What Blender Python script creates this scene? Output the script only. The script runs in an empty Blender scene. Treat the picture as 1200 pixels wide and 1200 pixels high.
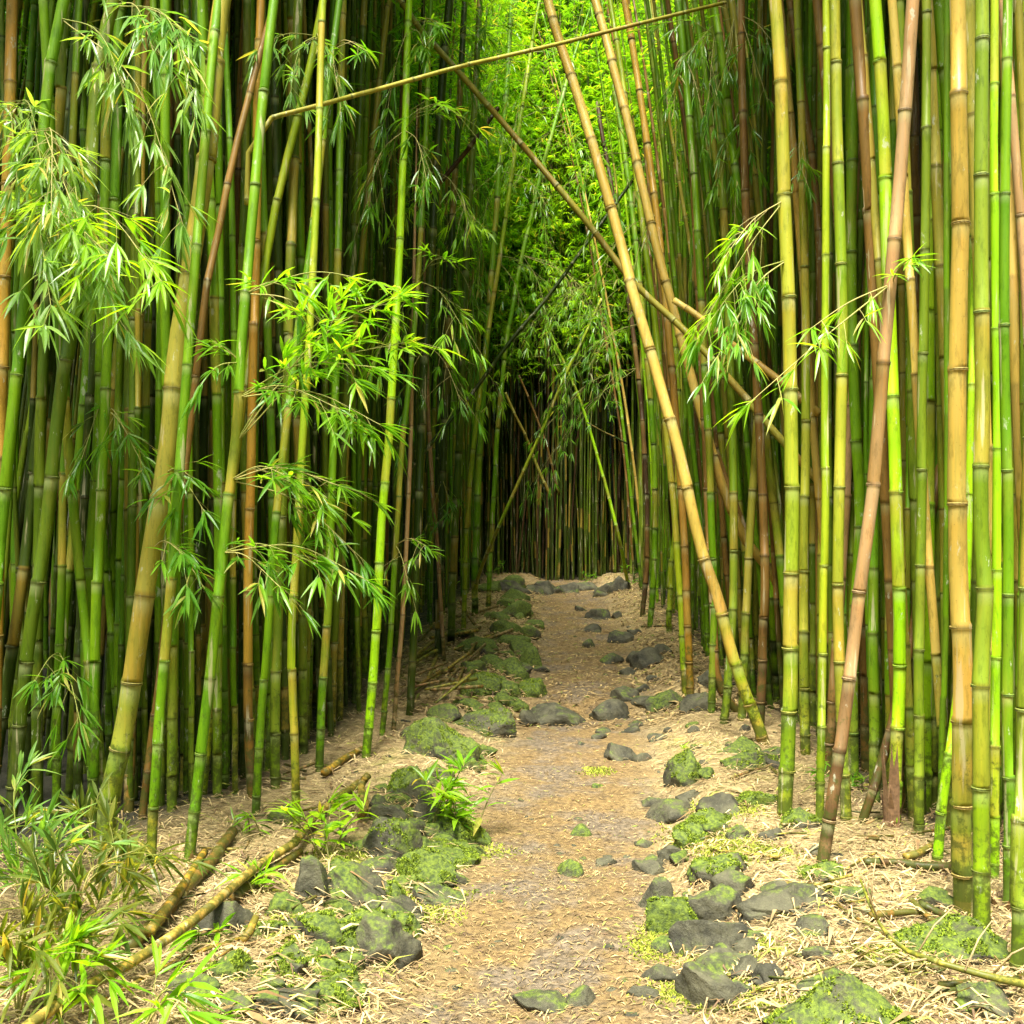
import bpy, math, random
import numpy as np
from mathutils import Vector, Matrix, noise, Quaternion

R = math.radians
sc = bpy.context.scene
COL = sc.collection
F = 1200.0            # focal length in photo pixels (photo 1200 x 1200)
H = 1.6               # eye height
TAU = math.tau

# ------------------------------------------------------------------ helpers
def lerp(a, b, t): return a + (b - a) * t
def sstep(a, b, x):
    t = min(1, max(0, (x - a) / (b - a))); return t * t * (3 - 2 * t)
def interp(x, tab):
    if x <= tab[0][0]: return tab[0][1]
    for (a, b), (c, d) in zip(tab, tab[1:]):
        if x <= c: return b + (d - b) * (x - a) / (c - a)
    return tab[-1][1]
def P(px, py, Y): return Vector(((px - 600) / F * Y, Y, H - (py - 600) / F * Y))

PC = [(0, 0), (3, .05), (4.8, .24), (6.6, .39), (8, .53), (12, .85), (20, 1.1), (30, 1.3)]
def pc(y): return interp(y, PC)
XL = [(3.5, -1.95), (4.7, -1.75), (5.3, -1.45), (6.7, -1.18), (8, -1.12), (12, -.95), (19, -.62), (21, -.4)]
XR = [(3.5, 2.0), (4.2, 2.0), (5.3, 1.85), (7, 1.98), (9, 1.80), (15, 2.15), (20, 2.35), (21, 2.3)]
def gz(x, y):
    d = abs(x - pc(y))
    z = .13 * sstep(.38, .95, d)
    z += .10 * sstep(8.0, 8.2, y) + .10 * sstep(19.6, 19.9, y)
    z += .035 * noise.noise(Vector((x * 1.3, y * 1.3, 0))) + .015 * noise.noise(Vector((x * 4, y * 4, 3)))
    # added slopes far to the sides and ends close gaps and block low light
    r = .42 * (max(0, abs(x) - 11) + max(0, -y - 7)) + .62 * max(0, y - 25)
    z += min(14, r)
    return z
def ground_at(px, py):
    dx, dz = (px - 600) / F, -(py - 600) / F
    y = 1.5
    while y < 60:
        if H + dz * y < gz(dx * y, y): break
        y += .03
    return Vector((dx * y, y, gz(dx * y, y)))

def mesh_obj(name, verts, faces, mat, parent=None, cols=None, smooth=False, loc=None):
    me = bpy.data.meshes.new(name)
    me.from_pydata(verts, [], faces)
    if cols is not None:
        a = me.color_attributes.new('tint', 'FLOAT_COLOR', 'POINT')
        arr = np.ones((len(verts), 4), dtype=np.float32); arr[:, :3] = np.array(cols, dtype=np.float32)
        a.data.foreach_set('color', arr.ravel())
    if smooth: me.polygons.foreach_set('use_smooth', [True] * len(me.polygons))
    me.materials.append(mat); me.update()
    o = bpy.data.objects.new(name, me); COL.objects.link(o)
    if loc is not None: o.location = loc
    if parent: o.parent = parent
    return o
def tag(o, label=None, cat=None, group=None, kind=None):
    if label: o['label'] = label
    if cat: o['category'] = cat
    if group: o['group'] = group
    if kind: o['kind'] = kind
    return o
def empty(name, loc, label, cat, group=None):
    o = bpy.data.objects.new(name, None); COL.objects.link(o); o.location = loc; o.empty_display_size = .05
    return tag(o, label, cat, group)

# ------------------------------------------------------------------ materials
def newmat(name):
    m = bpy.data.materials.new(name); m.use_nodes = True
    nt = m.node_tree; nt.nodes.clear()
    out = nt.nodes.new('ShaderNodeOutputMaterial')
    return m, nt, out
class N:
    def __init__(s, nt): s.nt = nt
    def n(s, t, **k):
        nd = s.nt.nodes.new(t)
        for a, b in k.items(): setattr(nd, a, b)
        return nd
    def l(s, a, b): s.nt.links.new(a, b)
    def pos(s, sc=(1, 1, 1)):
        g = s.n('ShaderNodeNewGeometry'); m = s.n('ShaderNodeMapping'); m.inputs['Scale'].default_value = sc
        s.l(g.outputs['Position'], m.inputs['Vector']); return m.outputs['Vector']
    def noise(s, vec, scale, detail=3, rough=.55):
        t = s.n('ShaderNodeTexNoise'); t.inputs['Scale'].default_value = scale
        t.inputs['Detail'].default_value = detail; t.inputs['Roughness'].default_value = rough
        s.l(vec, t.inputs['Vector']); return t.outputs['Fac']
    def ramp(s, fac, a, b):
        r = s.n('ShaderNodeMapRange'); r.inputs['From Min'].default_value = a; r.inputs['From Max'].default_value = b
        r.interpolation_type = 'SMOOTHSTEP'; s.l(fac, r.inputs['Value']); return r.outputs['Result']
    def mix(s, fac, a, b, mode='MIX'):
        m = s.n('ShaderNodeMix', data_type='RGBA', blend_type=mode)
        if isinstance(fac, (int, float)): m.inputs[0].default_value = fac
        else: s.l(fac, m.inputs[0])
        for v, i in ((a, 6), (b, 7)):
            if isinstance(v, tuple): m.inputs[i].default_value = (*v, 1)
            else: s.l(v, m.inputs[i])
        return m.outputs[2]
    def math(s, op, a, b=None):
        m = s.n('ShaderNodeMath', operation=op)
        for i, v in enumerate((a, b)):
            if v is None: continue
            if isinstance(v, (int, float)): m.inputs[i].default_value = v
            else: s.l(v, m.inputs[i])
        return m.outputs[0]
    def attr(s, name):
        a = s.n('ShaderNodeAttribute'); a.attribute_name = name; return a.outputs['Color']
    def bump(s, h, st, dist=.01):
        b = s.n('ShaderNodeBump'); b.inputs['Strength'].default_value = st; b.inputs['Distance'].default_value = dist
        s.l(h, b.inputs['Height']); return b.outputs['Normal']

def bamboo_material():
    m, nt, out = newmat('bamboo_skin'); q = N(nt)
    t = q.attr('tint')
    streak = q.noise(q.pos((60, 60, 2.2)), 1, 4, .6)
    big = q.noise(q.pos((7, 7, 1.6)), 1, 3, .6)
    c = q.mix(q.math('MULTIPLY', q.ramp(streak, .42, .70), .30), t, q.mix(1, t, (1.8, 1.35, .9), 'MULTIPLY'))
    c = q.mix(q.math('MULTIPLY', q.ramp(big, .54, .74), .50), c, q.mix(.45, q.mix(1, c, (2.0, 1.35, 1.0), 'MULTIPLY'), (.24, .17, .03)))
    c = q.mix(q.math('MULTIPLY', q.ramp(big, .46, .24), .5), c, q.mix(1, c, (.62, .75, .62), 'MULTIPLY'))
    grime = q.noise(q.pos((34, 34, 9)), 1, 5, .75)
    c = q.mix(q.math('MULTIPLY', q.ramp(grime, .50, .66), .55), c, q.mix(1, c, (.42, .46, .4), 'MULTIPLY'))
    scr = q.noise(q.pos((220, 220, 7)), 1, 3, .6)
    c = q.mix(q.math('MULTIPLY', q.ramp(scr, .60, .72), .35), c, q.mix(1, c, (1.9, 1.6, 1.5), 'MULTIPLY'))
    bl = q.noise(q.pos((26, 26, 1.7)), 1, 4, .6)
    c = q.mix(q.math('MULTIPLY', q.ramp(bl, .61, .68), .55), c, (.46, .40, .24))
    lich = q.noise(q.pos((9, 9, 4)), 2.2, 5, .7)
    c = q.mix(q.math('MULTIPLY', q.ramp(lich, .63, .68), .6), c, (.42, .44, .32))
    speck = q.noise(q.pos(), 150, 2, .5)
    c = q.mix(q.math('MULTIPLY', q.ramp(speck, .70, .76), .6), c, (.05, .045, .02))
    # moss and damp staining that grows up the foot of old stems
    g = q.n('ShaderNodeNewGeometry'); sx = q.n('ShaderNodeSeparateXYZ'); q.l(g.outputs['Position'], sx.inputs[0])
    mm = q.math('SUBTRACT', q.noise(q.pos(), 22, 4, .7), q.math('MULTIPLY', sx.outputs['Z'], .38))
    c = q.mix(q.math('MULTIPLY', q.ramp(mm, .29, .46), .78), c, (.045, .062, .010))
    b = q.n('ShaderNodeBsdfPrincipled'); q.l(c, b.inputs['Base Color'])
    q.l(q.ramp(big, -.6, 1.6), b.inputs['Roughness'])
    b.inputs['Specular IOR Level'].default_value = .22
    q.l(q.bump(streak, .25, .004), b.inputs['Normal'])
    q.l(b.outputs[0], out.inputs[0]); return m
def leaf_material():
    m, nt, out = newmat('bamboo_leaf'); q = N(nt)
    t = q.attr('tint')
    v = q.noise(q.pos(), 1.4, 2, .5)
    c = q.mix(q.ramp(v, .35, .65), q.mix(1, t, (.85, .95, .8), 'MULTIPLY'), q.mix(1, t, (1.25, 1.08, .9), 'MULTIPLY'))
    b = q.n('ShaderNodeBsdfPrincipled'); q.l(c, b.inputs['Base Color'])
    b.inputs['Roughness'].default_value = .34; b.inputs['Specular IOR Level'].default_value = .5
    tr = q.n('ShaderNodeBsdfTranslucent'); q.l(q.mix(1, c, (2.5, 2.25, .65), 'MULTIPLY'), tr.inputs['Color'])
    mx = q.n('ShaderNodeMixShader'); mx.inputs[0].default_value = .5
    q.l(b.outputs[0], mx.inputs[1]); q.l(tr.outputs[0], mx.inputs[2]); q.l(mx.outputs[0], out.inputs[0]); return m
def matte(name, rough=.85, scale=40, var=.5):
    m, nt, out = newmat(name); q = N(nt)
    t = q.attr('tint'); n1 = q.noise(q.pos(), scale, 4, .6)
    c = q.mix(q.ramp(n1, .3, .7), q.mix(1, t, (1 - var * .6,) * 3, 'MULTIPLY'), q.mix(1, t, (1 + var * .5,) * 3, 'MULTIPLY'))
    b = q.n('ShaderNodeBsdfPrincipled'); q.l(c, b.inputs['Base Color']); b.inputs['Roughness'].default_value = rough
    q.l(q.bump(n1, .4, .006), b.inputs['Normal']); q.l(b.outputs[0], out.inputs[0]); return m
def rock_material():
    m, nt, out = newmat('mossy_basalt'); q = N(nt)
    oi = q.n('ShaderNodeObjectInfo'); g = q.n('ShaderNodeNewGeometry')
    n1 = q.noise(q.pos(), 9, 6, .65); n2 = q.noise(q.pos(), 55, 5, .7); n3 = q.noise(q.pos(), 5, 4, .6)
    base = q.mix(q.ramp(n1, .3, .7), (.019, .018, .009), (.085, .08, .042))
    base = q.mix(q.math('MULTIPLY', q.ramp(n2, .55, .72), .35), base, (.16, .16, .10))
    sx = q.n('ShaderNodeSeparateXYZ'); q.l(g.outputs['Normal'], sx.inputs[0])
    col = q.n('ShaderNodeSeparateColor'); q.l(oi.outputs['Color'], col.inputs[0])
    f = q.math('ADD', q.math('MULTIPLY', sx.outputs['Z'], .22), q.math('ADD', n3, q.math('MULTIPLY', n2, .3)))
    f = q.math('ADD', f, col.outputs[0])          # object colour red = how mossy this stone is
    moss = q.mix(q.ramp(n2, .35, .65), (.025, .048, .003), (.12, .17, .007))
    c = q.mix(q.math('MULTIPLY', q.ramp(f, .80, 1.02), .9), base, moss)
    b = q.n('ShaderNodeBsdfPrincipled'); q.l(c, b.inputs['Base Color']); b.inputs['Roughness'].default_value = .8
    hh = q.math('ADD', q.math('MULTIPLY', n2, .6), n1)
    q.l(q.bump(hh, .7, .02), b.inputs['Normal']); q.l(b.outputs[0], out.inputs[0]); return m
def ground_material():
    m, nt, out = newmat('forest_floor'); q = N(nt)
    t = q.attr('tint')                      # red = bare trodden path, green = shade painted on slopes and inside the walls
    s = q.n('ShaderNodeSeparateColor'); q.l(t, s.inputs[0])
    a = q.noise(q.pos(), 2.2, 5, .65); b_ = q.noise(q.pos(), 35, 6, .7); st = q.noise(q.pos((30, 110, 60)), 1, 5, .7)
    st2 = q.noise(q.pos((120, 25, 60)), 1, 5, .7)
    litter = q.mix(q.ramp(st, .35, .65), (.22, .155, .06), (.48, .37, .17))
    litter = q.mix(q.ramp(st2, .5, .72), litter, (.16, .11, .05))
    litter = q.mix(q.math('MULTIPLY', q.ramp(a, .56, .70), .6), litter, (.26, .27, .05))
    soil = q.mix(q.ramp(b_, .3, .7), (.11, .066, .022), (.28, .185, .065))
    soil = q.mix(q.ramp(a, .44, .60), soil, q.mix(q.ramp(b_, .35, .65), (.075, .055, .032), (.22, .17, .11)))
    soil = q.mix(q.math('MULTIPLY', q.ramp(st, .60, .72), .6), soil, (.42, .30, .16))
    c = q.mix(s.outputs[0], litter, soil)
    hum = q.noise(q.pos((1, 1.6, 1)), 7, 6, .75)
    c = q.mix(q.math('MULTIPLY', q.ramp(hum, .50, .66), .62), c, q.mix(q.ramp(b_, .3, .7), (.035, .026, .012), (.13, .09, .04)))
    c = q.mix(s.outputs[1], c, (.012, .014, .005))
    bs = q.n('ShaderNodeBsdfPrincipled'); q.l(c, bs.inputs['Base Color']); bs.inputs['Roughness'].default_value = .9
    hh = q.math('ADD', q.math('ADD', b_, st), st2)
    q.l(q.bump(hh, .8, .015), bs.inputs['Normal']); q.l(bs.outputs[0], out.inputs[0]); return m
M_B = bamboo_material(); M_L = leaf_material(); M_R = rock_material(); M_G = ground_material()
M_RING = matte('node_ring_skin', .7, 90, .5); M_TW = matte('twig_bark', .7, 60, .4)
M_LIT = matte('dry_litter', .8, 25, .5); M_MOSS = matte('moss_tuft', .9, 60, .6)
M_HUSK = matte('culm_husk', .7, 45, .5)

# ------------------------------------------------------------------ ground
def axis(segs):
    out = []
    for a, b, st in segs:
        n = max(1, round((b - a) / st)); out += [a + (b - a) * i / n for i in range(n)]
    return out + [segs[-1][1]]
def wide(i0):
    return i0
xs = axis([(-90, -14, 4), (-14, -3, .5), (-3, 3.6, .05), (3.6, 14, .5), (14, 90, 4)])
ys = axis([(-90, -9, 4), (-9, 1, 1), (1, 2.4, .2), (2.4, 9, .05), (9, 22, .12), (22, 26, .4), (26, 50, 1), (50, 122, 4)])
def pathmask(x, y):
    d = abs(x - pc(y)); w = .52 + .10 * noise.noise(Vector((x * 1.1, y * 1.3, 7))) + .004 * max(0, y - 8) * 3
    return 1 - sstep(w - .28, w + .22, d + .12 * noise.noise(Vector((x * 5, y * 5, 1))))
def build_ground():
    V = []; C = []
    for y in ys:
        for x in xs:
            V.append((x, y, gz(x, y)))
            far = max(sstep(10, 13, abs(x)), sstep(23, 27, y), sstep(5, 8, -y), .95 * sstep(3.4, 4.6, y) * sstep(-.22, .22, max(interp(y, XL) - x, x - interp(y, XR))), .8 * sstep(20.6, 21.6, y))  # shade painted in: outer slopes, ground inside the walls, trail end
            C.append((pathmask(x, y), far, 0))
    nx = len(xs); Fc = []
    for j in range(len(ys) - 1):
        for i in range(nx - 1):
            a = j * nx + i; Fc.append((a, a + 1, a + nx + 1, a + nx))
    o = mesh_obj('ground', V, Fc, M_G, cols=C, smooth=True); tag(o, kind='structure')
    # trodden path: its own sheet a few millimetres proud, edges tucked under the litter
    V = []; C = []; Fc = []; n = 26; yy = axis([(1.2, 9, .05), (9, 20.6, .12)])
    for y in yy:
        for i in range(n + 1):
            u = i / n * 2 - 1
            w = .50 + .10 * noise.noise(Vector((u * 2 + 5, y * 1.3, 7))) + .012 * max(0, y - 8)
            x = pc(y) + u * w
            e = abs(u)
            V.append((x, y, gz(x, y) + lerp(.006, -.012, sstep(.86, 1, e)) + .004 * noise.noise(Vector((x * 14, y * 14, 0))) * (1 - e)))
            C.append((max(.75, pathmask(x, y)) if e < .8 else pathmask(x, y), 0, 0))
    for j in range(len(yy) - 1):
        for i in range(n):
            a = j * (n + 1) + i; Fc.append((a, a + 1, a + n + 2, a + n + 1))
    o = mesh_obj('path', V, Fc, M_G, cols=C, smooth=True); tag(o, kind='structure')
build_ground()

# ------------------------------------------------------------------ bamboo culms
PAL = {
 'green': ((.070, .185, .003), (.140, .275, .004)), 'lime': ((.21, .45, .004), (.31, .55, .008)),
 'olive': ((.050, .100, .003), (.105, .155, .006)), 'dark': ((.016, .036, .003), (.040, .068, .004)),
 'tan': ((.33, .225, .035), (.48, .36, .08)), 'straw': ((.20, .20, .018), (.32, .28, .045)),
 'mixed': ((.13, .24, .006), (.32, .32, .03)), 'brown': ((.10, .056, .012), (.22, .13, .03)),
 'pink': ((.22, .13, .052), (.34, .225, .105)), 'orange': ((.26, .14, .015), (.40, .26, .035)),
 'yellowgreen': ((.15, .26, .005), (.27, .34, .012)), 'darkbrown': ((.04, .022, .009), (.09, .05, .02)),
 'moss': ((.105, .18, .006), (.18, .25, .018)),
}
def crom(pts, n):
    p = [pts[0] * 2 - pts[1]] + list(pts) + [pts[-1] * 2 - pts[-2]]
    out = []
    for i in range(1, len(p) - 2):
        for k in range(n):
            t = k / n; a, b, c, d = p[i - 1], p[i], p[i + 1], p[i + 2]
            out.append(.5 * ((2 * b) + (c - a) * t + (2 * a - 5 * b + 4 * c - d) * t * t + (3 * b - a - 3 * c + d) * t ** 3))
    out.append(p[-2]); return out
class Curve:
    def __init__(s, pts):
        s.p = pts; s.s = [0]
        for a, b in zip(pts, pts[1:]): s.s.append(s.s[-1] + (b - a).length)
        s.L = s.s[-1]; s.k = 0
    def at(s, x):
        x = min(max(x, 0), s.L - 1e-6)
        if s.s[s.k] > x: s.k = 0
        while s.k < len(s.s) - 2 and s.s[s.k + 1] < x: s.k += 1
        t = (x - s.s[s.k]) / max(1e-9, s.s[s.k + 1] - s.s[s.k])
        return s.p[s.k].lerp(s.p[s.k + 1], t)
    def tan(s, x): return (s.at(min(x + .03, s.L)) - s.at(max(x - .03, 0))).normalized()
def tube_add(V, Fc, C, pts, rads, cols, sides=8, cap=True):
    base = len(V); up = Vector((.3, .9, .1))
    for i, p in enumerate(pts):
        t = (pts[min(i + 1, len(pts) - 1)] - pts[max(i - 1, 0)]).normalized()
        u = (up - t * up.dot(t)).normalized(); w = t.cross(u); up = u
        for k in range(sides):
            a = TAU * k / sides; V.append(p + (u * math.cos(a) + w * math.sin(a)) * rads[i]); C.append(cols[i])
    for i in range(len(pts) - 1):
        for k in range(sides):
            a = base + i * sides + k; b = base + i * sides + (k + 1) % sides
            Fc.append((a, b, b + sides, a + sides))
    if cap:
        Fc.append(tuple(base + k for k in range(sides))[::-1])
        e = base + (len(pts) - 1) * sides; Fc.append(tuple(e + k for k in range(sides)))
def mixc(a, b, t): return tuple(lerp(x, y, t) for x, y in zip(a, b))
def culm_data(cv, rad, pal, rng, sides=10, maxint=.48, minint=.16, detail=2, off=Vector((0, 0, 0)), dead=False, footpal=None, rings=None, patches=.15):
    """rad(s)->radius. Returns verts, faces, cols."""
    c1, c2 = PAL[pal]; V = []; Fc = []; C = []
    pts = []; rd = []; cl = []
    s = rng.uniform(0, .12); k = 0
    cur = mixc(c1, c2, rng.random())
    jit = Vector((0, 0, 0))
    def put(ss, rr, cc):
        if ss < 0 or ss > cv.L: return
        pts.append(cv.at(ss) + jit - off); rd.append(rr); cl.append(cc)
    put(0, rad(0), cur)
    while s < cv.L - .02:
        step = lerp(minint, maxint, min(1, k / 5)) * rng.uniform(.88, 1.12)
        r = rad(s); sc_ = min(1.6, r / .03)
        pale = mixc(cur, (.40, .44, .22), rng.uniform(.1, .4)); dk = mixc(cur, (.045, .035, .015), .75)
        if detail == 2:
            put(s - .07 * sc_, r * .985, cur); put(s - .022 * sc_, r, pale); put(s - .007, r * 1.015, pale)
            put(s - .004, r * 1.08, mixc(cur, dk, .5)); put(s, r * 1.03, dk); put(s + .004, r * 1.08, mixc(cur, dk, .3)); 
        elif detail == 1:
            put(s - .03, r * .985, cur); put(s - .006, r * 1.07, pale); put(s + .004, r * 1.05, dk)
        else:
            put(s, r * 1.03, mixc(cur, dk, .5))
        if rings is not None: rings.append((s, r))
        jit = Vector((rng.gauss(0, .09 * r), rng.gauss(0, .09 * r), 0))
        t = rng.random()
        nw = mixc(c1, c2, t)
        if rng.random() < patches: nw = mixc(nw, PAL['tan'][0] if not dead else PAL['brown'][1], .6)
        if footpal:
            zz = cv.at(s).z; nw = mixc(mixc(*PAL[footpal], t), nw, sstep(footpal_h * .4, footpal_h, zz))
        cur = nw
        if detail >= 1:
            put(s + .02 * sc_, r * .985, cur); put(s + .5 * step, rad(s + .5 * step) * .98, mixc(cur, mixc(c1, c2, rng.random()), .5))
        else: put(s + .02, r, cur)
        s += step; k += 1
    put(cv.L, rad(cv.L), cur)
    tube_add(V, Fc, C, pts, rd, cl, sides)
    return V, Fc, C
footpal_h = .9

# ------------------------------------------------------------------ leaves
def leaf_cols(rng, kind='green'):
    if kind == 'green': c = mixc((.06, .19, .012), (.14, .31, .018), rng.random())
    elif kind == 'bright': c = mixc((.12, .30, .015), (.24, .44, .02), rng.random())
    elif kind == 'pale': c = mixc((.11, .25, .05), (.22, .38, .10), rng.random())
    elif kind == 'olive': c = mixc((.045, .095, .012), (.16, .20, .035), rng.random())
    else: c = (.1, .2, .02)
    if rng.random() < .06: c = mixc(c, (.45, .38, .12), .7)
    return c
def add_leaf(V, Fc, C, p, d, L, w, rng, col, lod=2, droop=.25):
    d = d.normalized(); side = d.cross(Vector((rng.gauss(0, .35), rng.gauss(0, .35), 1)))
    if side.length < .05: side = Vector((1, 0, 0))
    side.normalize(); nrm = side.cross(d)
    b = len(V); dn = Vector((0, 0, -1))
    if lod >= 2:
        V.append(p)
        for u, ww in ((.22, .85), (.5, 1), (.8, .5)):
            m = p + d * (L * u) + dn * (L * droop * u * u); h = w * .5 * ww
            V += [m + side * h + nrm * h * .35, m, m - side * h + nrm * h * .35]
        V.append(p + d * L + dn * (L * droop)); C += [col] * 11
        Fc += [(b, b + 2, b + 1), (b, b + 3, b + 2), (b + 1, b + 2, b + 5, b + 4), (b + 2, b + 3, b + 6, b + 5),
               (b + 4, b + 5, b + 8, b + 7), (b + 5, b + 6, b + 9, b + 8), (b + 7, b + 8, b + 10), (b + 8, b + 9, b + 10)]
    else:
        m = p + d * (L * .42) + dn * (L * droop * .18)
        V += [p, m + side * w * .5, m - side * w * .5, p + d * L + dn * (L * droop)]; C += [col] * 4
        Fc += [(b, b + 2, b + 1), (b + 1, b + 2, b + 3)]
def add_fan(V, Fc, C, p, d, rng, kind, n, L, lod=2):
    d = d.normalized()
    for i in range(n):
        a = rng.gauss(0, .65); e = rng.gauss(-.15, .35)
        ax = Vector((0, 0, 1)); q = Quaternion(ax, a)
        dd = (q @ d) + Vector((0, 0, e))
        l = L * rng.uniform(.6, 1.12)
        add_leaf(V, Fc, C, p - d * rng.uniform(0, .03), dd, l, l * rng.uniform(.10, .135), rng, leaf_cols(rng, kind), lod, rng.uniform(.05, .35))
def add_branch(tw, lf, S, E, rng, kind='green', L=.13, sag=.12, dens=1.0, r0=.0036, lod=2, subl=.16, start=.25):
    """twig from S to E with side twigs; tw, lf are (V,F,C) triples"""
    ln = (E - S).length; mid = (S + E) / 2 + Vector((rng.gauss(0, .03) * ln, rng.gauss(0, .03) * ln, sag * ln))
    pts = crom([S, mid, E], 6); n = len(pts)
    tc = mixc((.20, .24, .03), (.38, .32, .10), rng.random())
    tube_add(*tw, pts, [lerp(r0, r0 * .35, i / (n - 1)) for i in range(n)], [tc] * n, 4, False)
    cv = Curve(pts); s = ln * start
    while s < cv.L:
        p = cv.at(s); t = cv.tan(s)
        ang = rng.choice((-1, 1)) * rng.uniform(.4, 1.2)
        d = (Quaternion(Vector((0, 0, 1)), ang) @ t) + Vector((rng.gauss(0, .3), rng.gauss(0, .3), rng.uniform(-.5, .25)))
        d.normalize(); l2 = subl * rng.uniform(.35, 1.2)
        q = p + d * l2 + Vector((0, 0, -.15 * l2))
        tube_add(*tw, [p, (p + q) / 2 + Vector((0, 0, .06 * l2)), q], [r0 * .4, r0 * .32, r0 * .25], [tc] * 3, 3, False)
        add_fan(*lf, q, d, rng, kind, rng.randint(4, 7), L, lod)
        if rng.random() < .5: add_fan(*lf, (p + q) / 2, d, rng, kind, 2, L * .9, lod)
        s += .085 / dens * rng.uniform(.6, 1.4)
    add_fan(*lf, pts[-1], cv.tan(cv.L), rng, kind, 6, L, lod)
def branch_obj(host, S, Es, rng_seed, kind='green', **kw):
    rng = random.Random(rng_seed); off = host.location
    tw = ([], [], []); lf = ([], [], [])
    for E in Es: add_branch(tw, lf, S - off, E - off, rng, kind, **kw)
    b = mesh_obj('leafy_branch', tw[0], tw[1], M_TW, host, tw[2], True)
    mesh_obj('leaves', lf[0], lf[1], M_L, b, lf[2], False)
    return b

# crown variants: leaf masses built round a vertical axis of length 4.6 m
def crown_data(seed, kind, lod=1, n_br=30, fan=6, reach=(.45, 1.25), zlen=4.6, L=.16):
    rng = random.Random(seed); tw = ([], [], []); lf = ([], [], [])
    tube_add(*tw, [Vector((0, 0, 0)), Vector((0, 0, zlen))], [.010, .004], [(.12, .16, .02)] * 2, 5)
    for i in range(n_br):
        z = zlen * (i + rng.random()) / n_br; a = i * 2.4 + rng.gauss(0, .5)
        ln = rng.uniform(*reach) * (1 - .45 * z / zlen)
        d = Vector((math.cos(a), math.sin(a), rng.uniform(.1, .7))).normalized()
        S = Vector((0, 0, z)); E = S + d * ln + Vector((0, 0, -.32 * ln))
        pts = [S, (S + E) / 2 + Vector((0, 0, .1 * ln)), E]
        tube_add(*tw, pts, [.006, .004, .002], [(.16, .18, .03)] * 3, 3, False)
        for k in range(6):
            t = lerp(.25, 1, k / 5)
            p = S.lerp(E, t) + Vector((rng.gauss(0, .10), rng.gauss(0, .10), .1 * ln * 4 * t * (1 - t) + rng.gauss(0, .07)))
            add_fan(*lf, p, d + Vector((rng.gauss(0, .6), rng.gauss(0, .6), rng.gauss(-.2, .3))), rng, kind, fan, L, lod)
    return tw, lf
CROWN = {}
for i in range(8):
    tw, lf = crown_data(50 + i, 'bright' if i % 3 == 2 else 'green')
    CROWN[i] = (tw, lf)
CM = {}
def crown_mesh(i):
    if i not in CM:
        tw, lf = CROWN[i]
        a = mesh_obj('twigs', tw[0], tw[1], M_TW, None, tw[2]); b = mesh_obj('leaves', lf[0], lf[1], M_L, None, lf[2])
        CM[i] = (a.data, b.data); bpy.data.objects.remove(a); bpy.data.objects.remove(b)
    return CM[i]
def add_crown(host, pos, tan, i, rng, scale=1.0):
    tm, lm = crown_mesh(i)
    q = Vector((0, 0, 1)).rotation_difference(tan) @ Quaternion((0, 0, 1), rng.uniform(0, TAU))
    t = bpy.data.objects.new('leafy_top', tm); COL.objects.link(t); t.parent = host
    t.location = pos - host.location; t.rotation_mode = 'QUATERNION'; t.rotation_quaternion = q; t.scale = (scale,) * 3
    l = bpy.data.objects.new('leaves', lm); COL.objects.link(l); l.parent = t

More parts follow.
